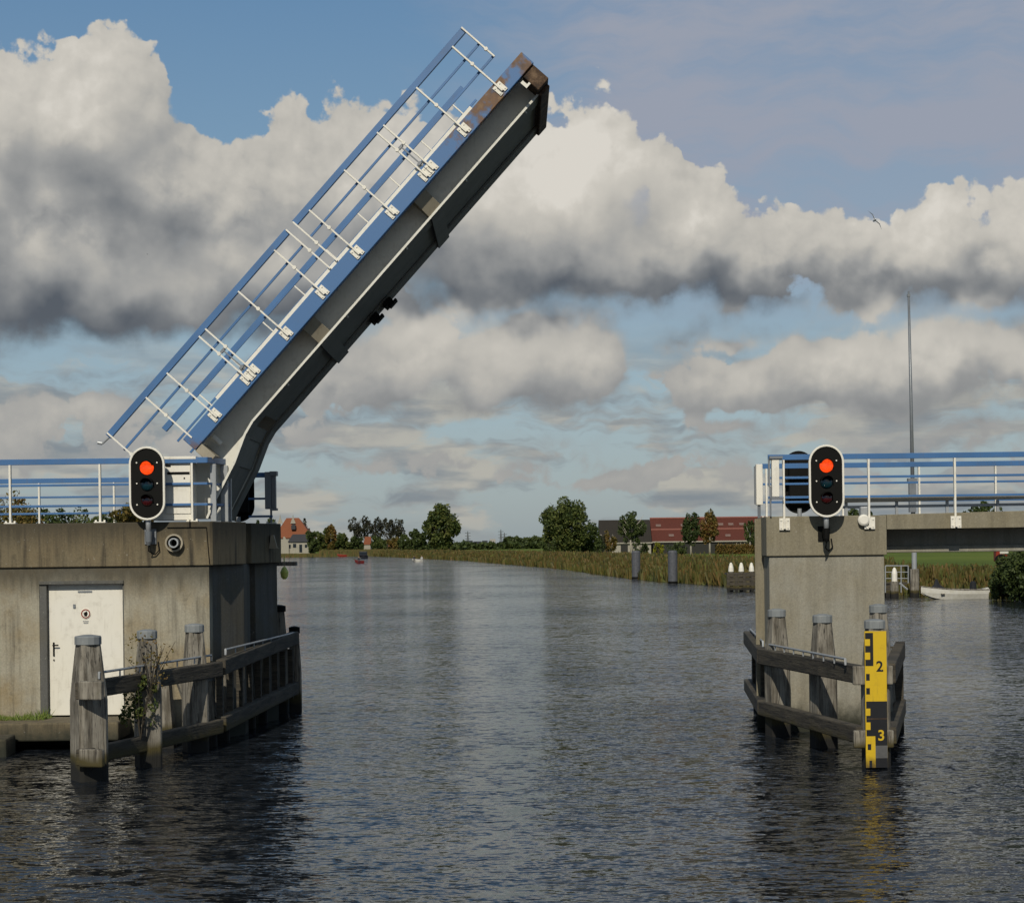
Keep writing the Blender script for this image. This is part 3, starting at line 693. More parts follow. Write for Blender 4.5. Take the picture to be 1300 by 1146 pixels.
m = MB(); m.box(x0-.055, x0-.025, yn-.05, yn, zb2+.2, zt_-.04); m.box(x0-.03, x0-.005, yn-.03, yn+.03, 3.8, zb2+.2); m.build('stay', GREY, bp)
bp2 = root('end_post', (XP(963, YF2), YF2, 3.8), 'white boxed end post of the rear railing, leftmost on the right pier', 'post', 'white railing end posts')
m = MB(); x0 = XP(960, YF2-.2, 610); m.box(x0, x0+.13, YF2-.2, YF2-.06, ZP(963, 641, YF2), ZP(963, 589.5, YF2)); m.build('body', WHITE, bp2, bevel=.008)
m = MB(); m.box(x0-.03, x0-.003, YF2-.16, YF2-.1, ZP(963, 640, YF2), ZP(963, 592, YF2)); m.tube([(x0+.06, YF2-.13, 3.8), (x0+.06, YF2-.13, ZP(963, 641, YF2))], .03, 8); m.build('stay', GREY, bp2)
# white alarm/rope disc on the right pier
al = root('alarm_bell', (XP(1098, YR-.1), YR-.1, 3.7), 'white round bell housing on the right pier beside a railing foot', 'bell')
m = MB(); cx, cz = XP(1097, YR-.12, 660), ZP(1097, 660, YR-.12); m.tube([(cx, YR-.02, cz), (cx, YR-.10, cz), (cx, YR-.12, cz)], [.10, .10, .07], 24); m.build('bell', WHITE, al)
m = MB(); cx, cz = XP(1098, YR+.2, 648), ZP(1098, 648, YR+.2); m.box(cx-.09, cx+.08, YR+.12, YR+.3, cz-.1, cz+.07); m.build('housing', LGREY, al, bevel=.02)

# ------------------------------------------------------------------ white cabinet behind the left signal
cb = root('control_cabinet', (XP(225, YL+.3), YL+.3, DZ), 'white steel control cabinet behind the left signal', 'cabinet')
yc = YL+.17; x0, x1 = XP(194, yc, 620), XP(243.5, yc, 620); zt_ = ZP(225, 579.5, yc)
m = MB(); m.box(x0, x1, yc, yc+.5, DZ+.03, zt_-.05); cbody = m.build('body', WHITE, cb, bevel=.008)
m = MB(); m.box(x0-.05, XP(249.5, yc, 580), yc-.08, yc+.6, zt_-.05, zt_); m.build('lid', WHITE, cb, bevel=.006)
m = MB(); m.box(XP(211, yc, 620), XP(242, yc, 620), yc-.018, yc, ZP(225, 652, yc), ZP(225, 587, yc)); dd = m.build('door', WHITE, cb, bevel=.004)
m = MB(); m.box(XP(212.5, yc, 600), XP(241, yc, 600), yc-.03, yc-.018, ZP(225, 602, yc), ZP(225, 599, yc)); m.box(XP(211, yc, 600), XP(217, yc, 600), yc-.035, yc-.018, ZP(225, 592, yc), ZP(225, 590, yc)); m.box(XP(233.5, yc, 607), XP(235, yc, 607), yc-.03, yc-.018, ZP(225, 608, yc), ZP(225, 606, yc)); m.build('handle', BLACK, dd)

# ------------------------------------------------------------------ raised leaf
YLF = YL+.28
A = P(233, 556.5, YLF); Bt = P(662, 66, YLF)
U = Vector((Bt.x-A.x, 0, Bt.z-A.z)); LL = U.length; U.normalize(); V = Vector((-U.z, 0, U.x))
def L(u, v, t_): return A+U*u+V*v+Vector((0, t_, 0))
def UV(px, py, t_):
    p = P(px, py, YLF+t_); d = Vector((p.x-A.x, 0, p.z-A.z)); return d.dot(U), d.dot(V)
def lbox(m, u0, u1, v0, v1, t0, t1):
    return m.hexa([L(u0, v0, t0), L(u1, v0, t0), L(u1, v0, t1), L(u0, v0, t1), L(u0, v1, t0), L(u1, v1, t0), L(u1, v1, t1), L(u0, v1, t1)])
lf = root('bridge_leaf', tuple(P(262, 650, YL+2.2)), 'raised steel bascule leaf with blue fascia and railings, tilted up to the right', 'bascule bridge')
FB = -.285; GB = -.665; TW = 3.72
m = MB(); lbox(m, -.02, LL, FB, 0, 0, .07); lbox(m, -.02, LL, FB, FB+.05, .07, .2); m.build('fascia', FASC, lf, bevel=.012)
m = MB(); lbox(m, -.02, LL, FB, 0, TW-.07, TW); m.build('fascia', FASC, lf, bevel=.012)
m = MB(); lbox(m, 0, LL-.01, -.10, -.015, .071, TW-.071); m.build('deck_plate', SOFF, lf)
m = MB(); lbox(m, .9, LL-1.3, 0.002, .062, .03, .07); m.build('toe_board', WHITE, lf)
# girders: polygon webs that bend down into the pit
def web(t0, t1, line, nm, mt):
    ub, vb = line[0]
    pts = [(LL-.3, -.101), (LL-.3, GB+.02)]+line+[UV(240, 659, .62), UV(240, 600, .62), (-.02, -.35), (-.02, -.101)]
    n = len(pts); m = MB()
    v = [L(a, b_, t0) for a, b_ in pts]+[L(a, b_, t1) for a, b_ in pts]
    m.add(v, [tuple(range(n)), tuple(range(2*n-1, n-1, -1))]+[((i+1) % n, i, n+i, n+(i+1) % n) for i in range(n)])
    return m.build(nm, mt, lf)
ln1 = [UV(321, 534.6, .5), UV(313, 552, .5), UV(299.5, 588, .5), UV(273, 640, .5), UV(265, 658.5, .5)]
ln1[0] = (ln1[0][0], GB)
line_in = [(ln1[0][0], GB+.02)]+[(a-.02, b_+.02) for a, b_ in ln1[1:]]
web(.62, .66, line_in, 'near_girder_web', GIRD)
web(3.30, 3.34, line_in, 'far_girder_web', GIRD)
def flange(t0, t1, nm, mt, th=.04, u1=None):
    m = MB(); pl = [(u1 or LL-.28, GB)]+ln1
    for (a, b_), (c, d) in zip(pl, pl[1:]):
        du, dv = c-a, d-b_; q = math.hypot(du, dv); nu, nv = dv/q*th, -du/q*th
        # thickness goes inward (towards the deck)
        if nu*0+nv < 0 or False: pass
        m.hexa([L(a, b_, t0), L(c, d, t0), L(c, d, t1), L(a, b_, t1), L(a+nu, b_+nv, t0), L(c+nu, d+nv, t0), L(c+nu, d+nv, t1), L(a+nu, b_+nv, t1)])
    return m.build(nm, mt, lf)
flange(.40, .429, 'flange_edge', GIRD); flange(.43, 1.05, 'near_girder_flange', SOFF); flange(3.0, 3.60, 'far_girder_flange', SOFF)  # edge strip keeps the lit tone, flange bodies carry painted shade
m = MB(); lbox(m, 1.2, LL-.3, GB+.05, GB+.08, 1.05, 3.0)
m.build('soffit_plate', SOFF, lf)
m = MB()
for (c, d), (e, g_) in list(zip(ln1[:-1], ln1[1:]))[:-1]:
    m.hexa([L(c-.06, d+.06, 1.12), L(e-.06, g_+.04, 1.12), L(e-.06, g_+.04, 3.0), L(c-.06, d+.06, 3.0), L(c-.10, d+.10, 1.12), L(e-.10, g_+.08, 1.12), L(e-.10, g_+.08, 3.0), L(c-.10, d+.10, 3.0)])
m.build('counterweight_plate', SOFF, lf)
for a, b_ in ((544.5, 259), (408, 424)):
    uc, _ = UV(a, b_, .2); m = MB()
    m.hexa([L(uc-.15, FB+.05, .12), L(uc+.15, FB+.05, .12), L(uc+.15, FB+.05, .617), L(uc-.15, FB+.05, .617), L(uc-.15, GB+.04, .42), L(uc+.15, GB+.04, .42), L(uc+.15, GB+.04, .617), L(uc-.15, GB+.04, .617)])
    m.build('cross_bracket', BRACK, lf, bevel=.006)
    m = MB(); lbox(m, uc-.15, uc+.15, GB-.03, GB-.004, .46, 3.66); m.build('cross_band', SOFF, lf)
m = MB(); lbox(m, LL-.30, LL-.02, GB+.01, FB-.003, .05, TW-.1); lbox(m, LL-.30, LL-.06, GB-.06, GB+.009, .3, TW-.15); m.build('tip_beam', RUST, lf, bevel=.02)
m = MB(); lbox(m, -.03, .14, FB-.33, FB-.004, .03, .60); m.build('heel_bracket', BRACK, lf, bevel=.01)
m = MB(); lbox(m, LL-.42, LL-.36, FB-.16, FB-.06, .0, .04); lbox(m, LL-.42, LL-.31, FB-.20, FB-.16, .0, .04); m.build('tip_hook', WHITE, lf)
m = MB(); pa = UV(270.5, 554, .42); pb_ = UV(281, 564, .42); m.tube([L(*pa, .42), L(*pb_, .42)], .05, 16, cap=False); m.tube([L(*pa, .42), L(pa[0], pa[1]-.01, .42)], .05, 16); m.tube([L(*pa, .42), L(*pb_, .42)], .042, 16, cap=False); m.build('drain_stub', WHITE, lf, smooth=False)
m = MB(); uu = UV(268, 552, .75); m.tube([L(pa[0], pa[1]+.03, .42), L(pa[0], pa[1]+.03, .62)], .03, 8); m.build('stub_bracket', GIRD, lf)
for a, b_ in ((487, 381), (470, 400)):
    uc, _ = UV(a, b_, 3.2); m = MB(); lbox(m, uc-.09, uc+.11, GB-.10, GB-.003, 2.9, 3.45); lbox(m, uc-.03, uc+.17, GB-.15, GB-.10, 3.0, 3.3); m.build('locking_bolt', BLACK, lf, bevel=.01)
m = MB()
for k in range(5):
    uc = 1.9+k*1.6; m.tube([L(uc, GB-.001, .53), L(uc, GB-.03, .53)], .02, 6)
m.build('flange_bolts', GIRD, lf)
# railings on the leaf
vt = 1.02
def lrail(t_, segs, v, w_, nm):
    for a, b_ in segs:
        m = MB(); lbox(m, a, b_, v-w_/2, v+w_/2, t_, t_+(.09 if w_ > .08 else .035)); m.build(nm, BLUE, lf, bevel=.006 if w_ > .08 else .003)
ua, _ = UV(134, 551, .05); ub, _ = UV(588, 36, .05); ug, _ = UV(363, 287, .05)
lrail(.02, [(ua, ug-.06), (ug+.14, ub)], vt, .115, 'handrail')
lrail(.05, [(ua, ug-.06), (ug+.14, ub)], .66, .042, 'mid_rail'); lrail(.05, [(ua+.9, ug-.06), (ug+.14, ub)], .33, .042, 'lower_rail')
TF = TW-.14
lrail(TF, [(-.38, LL-.55)], vt-.02, .115, 'handrail'); lrail(TF+.03, [(-.38, LL-.55)], .66, .042, 'mid_rail'); lrail(TF+.03, [(-.38, LL-.55)], .33, .042, 'lower_rail')
pls = [(635, 113), (587, 163), (541, 215), (495, 267), (452, 319), (407, 369), (362, 422), (316, 474), (271, 525)]
us = [UV(a, b_, 0)[0] for a, b_ in pls]
def leafpost(u, plate=True, v0=-.18, v1=.965, w_=.028, t_=-.045, clamp=True, pm=WHITE):
    m = MB(); lbox(m, u-w_/2, u+w_/2, v0, v1, t_, t_+.06 if v0 < 0 else t_+.05); p_ = m.build('post', pm, lf)
    if plate:
        m = MB()
        for s in (-1, 1): lbox(m, u+s*.055-.035, u+s*.055+.035, -.24, -.045, -.022, -.002)
        lbox(m, u-.018, u+.018, -.2, -.08, -.06, -.02)
        for s in (-1, 1):
            for vv in (-.08, -.205): m.tube([L(u+s*.062, vv, -.022), L(u+s*.062, vv, -.036)], .014, 7)
        m.build('base_plate', WHITE, p_)
    if clamp:
        m = MB(); m.tube([L(u, .50, t_-.012), L(u, .50, t_+.05)], .034, 10); m.build('clamp', WHITE, p_)
for i, u in enumerate(us):
    if i in (2, 7):
        for s in (-1, 1): leafpost(u+s*.085)
        m = MB(); lbox(m, u-.05, u+.05, .47, .52, -.01, .05); lbox(m, u-.006, u+.018, -.02, .48, -.005, .02); lbox(m, u-.04, u+.04, .03, .08, -.02, .02); m.build('hinge_link', GREY, lf, bevel=.005)
    else: leafpost(u)
leafpost(ub-.02, plate=False, v0=.30, v1=1.07, t_=-.012)
for s in (-.05, .13): leafpost(ug+s, plate=False, v0=.02, v1=1.05, t_=-.012)
leafpost(ua+.04, plate=False, v0=.05, v1=1.07, t_=-.012)
leafpost(ua+.95, plate=False, v0=-.1, v1=.965, t_=-.012)
m = MB(); m.tube([L(ua+.02, 1.0, .05), L(ua-.16, 1.02, .05)], .022, 8); m.tube([L(ua-.16, 1.02, .05), L(ua-.2, 1.09, .05)], .03, 8); m.build('end_catch', LGREY, lf)
for k in range(9):
    u = us[0]-.25-k*.93+.05; m = MB(); lbox(m, u-.012, u+.012, -.02, .94, TF-.01, TF+.03); m.build('post', WHITE, lf)

# ------------------------------------------------------------------ signals
def signal(label, px, py, Y, wall=None, front=True, scale=1.0, hang=.5):
    c = P(px, py, Y); x, z = c.x, c.z; w_, h_ = .615*scale, 1.265*scale; r = w_/2; s = 1 if front else -1
    rt = root('signal_light', (x, Y, z-h_/2), label, 'traffic signal', 'canal traffic signals')
    def outline(r_, hh, n=16):
        pts = []
        for k in range(n+1): a = PI*k/n; pts.append((x+r_*math.cos(a), z+hh+r_*math.sin(a)))
        for k in range(n+1): a = PI+PI*k/n; pts.append((x+r_*math.cos(a), z-hh+r_*math.sin(a)))
        return pts
    hh = h_/2-r
    MB().prismY(outline(r-.028, hh), Y-.02*s, Y+.02*s).build('board', BLACK, rt)
    o1 = outline(r-.035, hh); o2 = outline(r, hh); n = len(o1); m = MB(); v = []
    y0, y1 = (Y-.045*s, Y+.022*s)
    for o_, yy in ((o1, y0), (o2, y0), (o2, y1), (o1, y1)): v += [(a, yy, b_) for a, b_ in o_]
    f = []
    for k in range(n):
        k2 = (k+1) % n
        for a, b_ in ((0, 1), (1, 2), (2, 3), (3, 0)): f.append((a*n+k, a*n+k2, b_*n+k2, b_*n+k))
    m.add(v, f).build('rim', WHITE if front else BLACK, rt, bevel=.006)
    if front:
        for i, (dz, rr, mm, nm) in enumerate(((.265, .117, REDON, 'red_lamp'), (-.02, .11, LENSG, 'green_lamp'), (-.29, .10, LENSR, 'lower_red_lamp'))):
            m = MB(); cz = z+dz
            m.tube([(x, Y-.02, cz), (x, Y-.035, cz), (x, Y-.055, cz), (x, Y-.062, cz)], [rr, rr, rr*.7, rr*.2], 28)
            lp_ = m.build(nm, mm, rt, smooth=True)
            m = MB(); n = 18; v = []
            for yy, q in ((Y-.02, rr+.012), (Y-.21, rr+.002), (Y-.21, rr-.006), (Y-.02, rr+.004)):
                for k in range(n+1):
                    a = math.radians(20+140*k/n) if i >= 0 else 0
                    cut = yy if q > 0 else yy
                    v.append((x+q*math.cos(a), yy+(.06*abs(math.cos(a)) if yy < Y-.1 else 0), cz+q*math.sin(a)))
            f = []
            for a in range(4):
                for k in range(n): f.append((a*(n+1)+k, a*(n+1)+k+1, ((a+1) % 4)*(n+1)+k+1, ((a+1) % 4)*(n+1)+k))
            m.add(v, f).build('hood', BLACK, lp_)
        for dz in (.355, -.0, -.365):
            for sx2 in (-1, 1): m = MB(); m.tube([(x+sx2*.175, Y-.02, z+dz), (x+sx2*.175, Y-.035, z+dz)], .013, 8); m.build('bolt', WHITE, rt)
        m = MB(); m.box(x-.2, x+.2, Y+.02, Y+.13, z-.42, z+.45); m.build('housing', BLACK, rt, bevel=.02)
        m = MB(); m.tube([(x, Y+.05, z-h_/2+.15), (x, Y+.05, z-h_/2-hang*.5)], .045, 14); m.build('stem', LGREY, rt, smooth=True)
        zb = z-h_/2-hang*.5
        m = MB(); m.tube([(x, Y+.05, zb+.06), (x, Y+.05, zb-.12), (x, Y+.05, zb-.18)], [.065, .055, .03], 12); m.beam((x, Y+.05, zb-.02), (x, wall, zb-.02), .07, .10); m.box(x-.10, x+.10, wall-.03, wall-.002, zb-.16, zb+.10)
        m.build('wall_bracket', GREY if px < 600 else BLACK, rt)
        m = MB(); m.tube([(x, Y+.05, zb-.17), (x-.01, Y+.1, zb-.28), (x+.08, wall-.05, zb-.34), (x+.15, wall-.04, zb-.27), (x+.13, wall-.02, zb-.12)], .012, 6); m.build('cable', BLACK, rt, smooth=True)
    else:
        m = MB(); m.box(x-.22, x+.22, Y-.20, Y-.02, z-.46, z+.46)
        m.build('housing', BLACK, rt, bevel=.03)
        m = MB(); m.tube([(x, Y-.06, z-h_/2+.1), (x, Y-.06, z-h_/2-.35)], .045, 12); m.build('stem', LGREY, rt)
    return rt
signal('canal signal with lit red lamp on the left pier', 187, 613.5, YL-.25, YL)
signal('canal signal with lit red lamp on the right pier', 1049, 610.5, YR-.36, YR)
signal('black back of a signal facing away on the left pier, behind the leaf', 303, 622, 37.6, front=False)
signal('black back of a signal facing away on the right pier, behind the railing', 1014, 612, 38.2, front=False, scale=1.0)

# ------------------------------------------------------------------ timber fenders
def pile(m_, capm, x, y, w_, ztop, ang=.5, zb=-1.2, lean=(0, 0)):
    def ring(z, w2):
        lx, ly = lean[0]*(z-ztop), lean[1]*(z-ztop); c = w2*.12
        pts = [(-w2/2+c, -w2/2), (w2/2-c, -w2/2), (w2/2, -w2/2+c), (w2/2, w2/2-c), (w2/2-c, w2/2), (-w2/2+c, w2/2), (-w2/2, w2/2-c), (-w2/2, -w2/2+c)]
        return [Vector((x+lx+a*math.cos(ang)-b_*math.sin(ang), y+ly+a*math.sin(ang)+b_*math.cos(ang), z)) for a, b_ in pts]
    m_.loft([ring(zb, w_), ring(ztop-.95, w_), ring(ztop-.55, w_*.84), ring(ztop-.12, w_*.66)])
    def cring(z, r): return [Vector((x+r*math.cos(2*PI*k/14), y+r*math.sin(2*PI*k/14), z)) for k in range(14)]
    capm.loft([cring(ztop-.14, w_*.44), cring(ztop-.035, w_*.44), cring(ztop-.02, w_*.42), cring(ztop, w_*.15)])
def fender_pile(par, x, y, w_, ztop, ang=.5, capm=ZINC, wm=WOOD, **k):
    a, b_ = MB(), MB(); pile(a, b_, x, y, w_, ztop, ang, **k); p_ = a.build('pile', wm, par, bevel=.008); b_.build('pile_cap', capm, p_, smooth=False)
def pipe_rail(par, a, b_, z, n):
    m = MB(); a = Vector((*a, z)); b_ = Vector((*b_, z)); m.tube([a+Vector((0, 0, -.09)), a, b_, b_+Vector((0, 0, -.09))], .019, 8)
    for k in range(1, n):
        q = a.lerp(b_, k/n); m.tube([q, q-Vector((0, 0, .10))], .013, 6)
    m.build('pipe_rail', LGREY, par)
f1 = root('timber_fender', (-5.5, 29.5, 0), 'weathered timber fender with capped piles guarding the left pier', 'fender', 'timber fenders at the bridge')
n1 = (XP(103, 27.25, 875), 27.22); c1 = (XP(277, 31.8, 850), 31.8); e1 = (XP(374, 38.6, 800), 38.6)
ZU, ZLo = 1.33, .37
fender_pile(f1, XP(112, 27.6, 900), 27.64, .45, 2.12, .6)
fender_pile(f1, XP(187, 29.2, 900), 29.25, .36, 2.12, .5)
fender_pile(f1, XP(246, 31.2, 900), 31.35, .37, 2.12, .5)
for k, (tt_, zt2) in enumerate(((.06, 1.25), (.2, 1.30), (.36, 1.3), (.52, 1.35), (.68, 1.4), (.84, 1.4))):
    x = c1[0]+(e1[0]-c1[0])*tt_-.28; y = c1[1]+(e1[1]-c1[1])*tt_
    fender_pile(f1, x, y, .3, zt2, .1)
fender_pile(f1, e1[0]-.3, e1[1]-.2, .34, 2.2, .2, capm=BLACK); fender_pile(f1, e1[0]-.02, e1[1]+.12, .26, 1.75, .2, capm=BLACK)
def rail(par, a, b_, z, h_, w_=.17, nm='rail_beam', z2=None, ext=0, m_=None):
    m = MB(); m.beam((*a, z), (*b_, z if z2 is None else z2), w_, h_, ext=ext); m.build(nm, m_ or RAILW, par, bevel=.02)
rail(f1, n1, c1, ZU, .25, nm='upper_beam', ext=.02); rail(f1, n1, c1, ZLo, .24, nm='lower_beam', ext=.02)
rail(f1, (c1[0]+.02, c1[1]+.15), e1, ZU+.02, .26, nm='upper_beam', z2=1.52); rail(f1, (c1[0]+.02, c1[1]+.15), e1, ZLo+.02, .25, nm='lower_beam', z2=.50)
rail(f1, (n1[0]-.02, n1[1]+.0), (n1[0]+.34, n1[1]-.10), ZU+.01, .27, .10, nm='beam_end', m_=WOOD); rail(f1, (n1[0]-.02, n1[1]), (n1[0]+.34, n1[1]-.10), ZLo, .26, .10, nm='beam_end', m_=WOOD)
for k in range(9):
    tt_ = .05+k*.115; x = c1[0]+(e1[0]-c1[0])*tt_+.02; y = c1[1]+(e1[1]-c1[1])*tt_
    m = MB(); m.box(x-.13, x-.02, y-.07, y+.07, .3, 1.3); m.build('upright', RAILW, f1)
pipe_rail(f1, (n1[0]+.20, n1[1]+.3), (c1[0]-.1, c1[1]-.1), ZU+.24, 6); pipe_rail(f1, (c1[0]+.05, c1[1]+.5), (e1[0]+.02, e1[1]-.3), ZU+.30, 8)
m = MB(); m.beam((c1[0]-.6, c1[1]-.30, 1.2), (c1[0]-.25, c1[1]-.1, .05), .13, .13); m.beam((c1[0]-1.0, c1[1]+.2, 1.2), (c1[0]-.9, c1[1]+.2, -.3), .3, .3, up=(0, 1, 0)); m.build('brace', WOOD, f1, bevel=.01)
f2 = root('timber_fender', (5.4, 30, 0), 'weathered timber fender carrying the yellow height gauge at the right pier', 'fender', 'timber fenders at the bridge')
n2 = (XP(1122, 27.95, 860), 27.78); c2 = (XP(968, 33.0, 830), 33.0); e2 = (XP(949, 38.4, 805), 38.4); g2 = (XP(1143, 33.2, 830), 33.2)
fender_pile(f2, XP(1112, 28.1, 900), 28.12, .36, 2.19, .15)
fender_pile(f2, XP(1046, 30.8, 900), 30.85, .37, 2.17, .3)
fender_pile(f2, XP(989, 32.6, 900), 32.75, .36, 2.20, .3)
fender_pile(f2, XP(1121, 30.6, 900), 30.9, .34, 2.32, .4)
fender_pile(f2, XP(1128, 32.6, 900), 32.9, .30, 1.5, .4)
for k in range(4):
    tt_ = .15+k*.26; x = c2[0]+(e2[0]-c2[0])*tt_+.24; y = c2[1]+(e2[1]-c2[1])*tt_; fender_pile(f2, x, y, .28, 1.4, .1)
rail(f2, (n2[0]-.3, n2[1]+.42), c2, ZU+.03, .27, nm='upper_beam', ext=.03); rail(f2, (n2[0]-.3, n2[1]+.42), c2, ZLo+.09, .25, nm='lower_beam', ext=.03)
rail(f2, (n2[0]-.47, n2[1]+.12), (n2[0]+.12, n2[1]+.12), ZU+.04, .28, .10, nm='beam_end', m_=WOOD); rail(f2, (n2[0]-.47, n2[1]+.12), (n2[0]+.12, n2[1]+.12), ZLo+.06, .26, .10, nm='beam_end', m_=WOOD)
rail(f2, (c2[0], c2[1]+.1), e2, ZU+.03, .27, nm='upper_beam', z2=1.42); rail(f2, (c2[0], c2[1]+.1), e2, ZLo+.09, .25, nm='lower_beam')
rail(f2, (n2[0]+.16, n2[1]+.5), g2, ZU+.04, .30, nm='upper_beam', ext=.03, z2=ZU+.10); rail(f2, (n2[0]+.16, n2[1]+.5), g2, ZLo+.07, .26, nm='lower_beam', ext=.03)
m = MB(); m.beam((n2[0]+.5, n2[1]+3.0, 1.3), (n2[0]+.25, n2[1]+1.6, .1), .16, .16); m.build('brace', WOOD, f2)
m = MB(); m.beam((g2[0]-.1, g2[1]-.1, -.8), (g2[0]-.1, g2[1]-.1, 1.5), .22, .22, up=(0, 1, 0)); m.build('upright', RAILW, f2, bevel=.01)
for k in range(3):
    tt_ = .2+k*.28; x = c2[0]+(e2[0]-c2[0])*tt_; y = c2[1]+(e2[1]-c2[1])*tt_; m = MB(); m.box(x+.02, x+.13, y-.07, y+.07, .3, 1.3); m.build('upright', RAILW, f2)
pipe_rail(f2, (c2[0]+.06, c2[1]-.1), (n2[0]-.48, n2[1]+.65), ZU+.25, 8); pipe_rail(f2, (c2[0]+.05, c2[1]+.3), (e2[0]+.02, e2[1]-.3), ZU+.27, 5)

# height gauge board
YG = 27.72; gt = P(1097.3, 801, YG); PM = F/YG
gg = root('height_gauge', (gt.x+.16, YG, 0), 'yellow and black clearance gauge board numbered 2 and 3', 'gauge board')
def gbox(m, x0, x1, y0, y1, lay):       # photo-like local rectangle measured in metres from the board corner
    a, b_ = (x0-1097.3)/PM, (x1-1097.3)/PM; c, d = (y0-801)/PM, (y1-801)/PM; yy = YG-.012-.003*lay
    return m.box(gt.x+a, gt.x+b_, yy, YG-.009 if lay == 0 else yy+.0035, gt.z-d, gt.z-c)
m = MB(); m.box(gt.x, gt.x+27.6/PM, YG-.012, YG+.012, gt.z-(974-801)/PM, gt.z); bd = m.build('board', YEL, gg)
m = MB()
gbox(m, 1097.9, 1108, 803, 845, 1); m.build('comb_mark', BLK, gg)
m = MB(); gbox(m, 1097.4, 1104, 811, 819.5, 2); gbox(m, 1097.4, 1104, 828, 837, 2); m.build('tooth_mark', YEL, gg)
m = MB(); gbox(m, 1098.6, 1103.2, 855, 863.5, 1); m.build('block_mark', BLK, gg); m = MB(); gbox(m, 1098.6, 1103.2, 873, 881, 1); m.build('block_mark', BLK, gg)
m = MB(); gbox(m, 1098.3, 1124.8, 890, 934, 1); gbox(m, 1109.5, 1124.8, 934, 946, 1); m.build('black_field', BLK, gg)
m = MB(); gbox(m, 1109.5, 1124.8, 946.1, 962, 1); m.build('worn_field', WORN, gg)
m = MB(); gbox(m, 1109.5, 1124.8, 962.1, 974, 1); m.build('wet_field', BLK, gg)
m = MB(); gbox(m, 1097.4, 1103.4, 899, 908, 2); gbox(m, 1097.4, 1103.4, 916.5, 926, 2); m.build('tooth_mark', YEL, gg)
m = MB(); gbox(m, 1099.6, 1104, 944, 951.5, 1); m.build('block_mark', BLK, gg); m = MB(); gbox(m, 1101.5, 1105, 965, 974, 1); m.build('block_mark', BLK, gg)
m = MB(); m.box(gt.x+.02, gt.x+27/PM, YG-.019, YG-.0165, gt.z-(912.6-801)/PM, gt.z-(911.6-801)/PM); m.build('board_joint', RUST, gg)
def glyph(ch, cx, cz, h_, mt, yy, par):
    cu = bpy.data.curves.new('numeral', 'FONT'); cu.body = ch; cu.size = h_/.70; cu.align_x = 'CENTER'; cu.align_y = 'CENTER'; cu.extrude = .0015; cu.offset = .004
    to = bpy.data.objects.new('tmp', cu); COL.objects.link(to); bpy.context.view_layer.update()
    me = bpy.data.meshes.new_from_object(to.evaluated_get(bpy.context.evaluated_depsgraph_get())); bpy.data.objects.remove(to)
    me.transform(Matrix.Rotation(PI/2, 4, 'X')); me.materials.clear(); me.materials.append(mt); me.name = 'numeral'
    zs2 = [v_.co.z for v_ in me.vertices]; xs2 = [v_.co.x for v_ in me.vertices]
    me.transform(Matrix.Translation((-(min(xs2)+max(xs2))/2, 0, -(min(zs2)+max(zs2))/2)))
    o = bpy.data.objects.new('numeral', me); COL.objects.link(o); o.parent = par; o.location = Vector((cx, yy, cz))-par.location
glyph('2', gt.x+(1116-1097.3)/PM, gt.z-(845.5-801)/PM, .150, BLK, YG-.0155, gg); glyph('3', gt.x+(1116.8-1097.3)/PM, gt.z-(933-801)/PM, .150, YEL, YG-.0185, gg)

# shrub growing out of the left fender, and grass on the ledge
def shrub(label, x, y, z, rx, rz, n, lm, leaf, name='shrub', stems=9, clumps=26, group=None, cat='shrub', fill=.1):
    r = root(name, (x, y, z), label, cat, group)
    pts = crown_points(n, rx, rz, rz, clumps, 'round', fill); v, q = leafquads(pts, leaf); fastmesh('foliage', v, q, lm, r)
    m = MB()
    for k in range(stems):
        a = rng.uniform(0, 2*PI); rr = rng.uniform(.2, .8)*rx; zz = z+rz*rng.uniform(1.0, 1.75)
        m.tube([(x, y, z-.1), (x+math.cos(a)*rr*.4, y+math.sin(a)*rr*.4, z+(zz-z)*.5), (x+math.cos(a)*rr, y+math.sin(a)*rr, zz)], [leaf*.35, leaf*.25, leaf*.12], 5)
    m.build('stems', BARK, r); return r
sp1 = P(180, 925, 28.95)
shrub('leafy green shrub growing between the piles of the left fender', sp1.x, 28.85, .55, .36, .50, 900, L_GR, .030, clumps=16, stems=12)
shrub('spindly olive sprigs rising above the rail of the left fender', P(190, 850, 28.9).x, 28.95, 1.15, .50, .50, 260, L_AU, .024, name='sprig_plant', clumps=20, stems=12, cat='plant')
ns = 650; X = rng.uniform(-9.5, XP(58, 32.5), ns); Y = rng.uniform(32.2, 32.72, ns); H = np.abs(rng.normal(.08, .07, ns))*(.4+.6*(np.sin(X*6)+1)/2)+.02
v = np.zeros((ns, 3, 3)); v[:, :, 0] = X[:, None]; v[:, :, 1] = Y[:, None]; v[:, :, 2] = .46; v[:, 0, 0] -= .012; v[:, 1, 0] += .012; v[:, 2, 2] += H; v[:, 2, 0] += rng.normal(0, .07, ns); v[:, 2, 1] += rng.normal(0, .05, ns)
tag(fastmesh('grass', v.reshape(-1, 3), np.arange(ns*3).reshape(-1, 3), GRASSB), 'tufts of grass along the ledge beside the pier door', 'grass', kind='stuff')
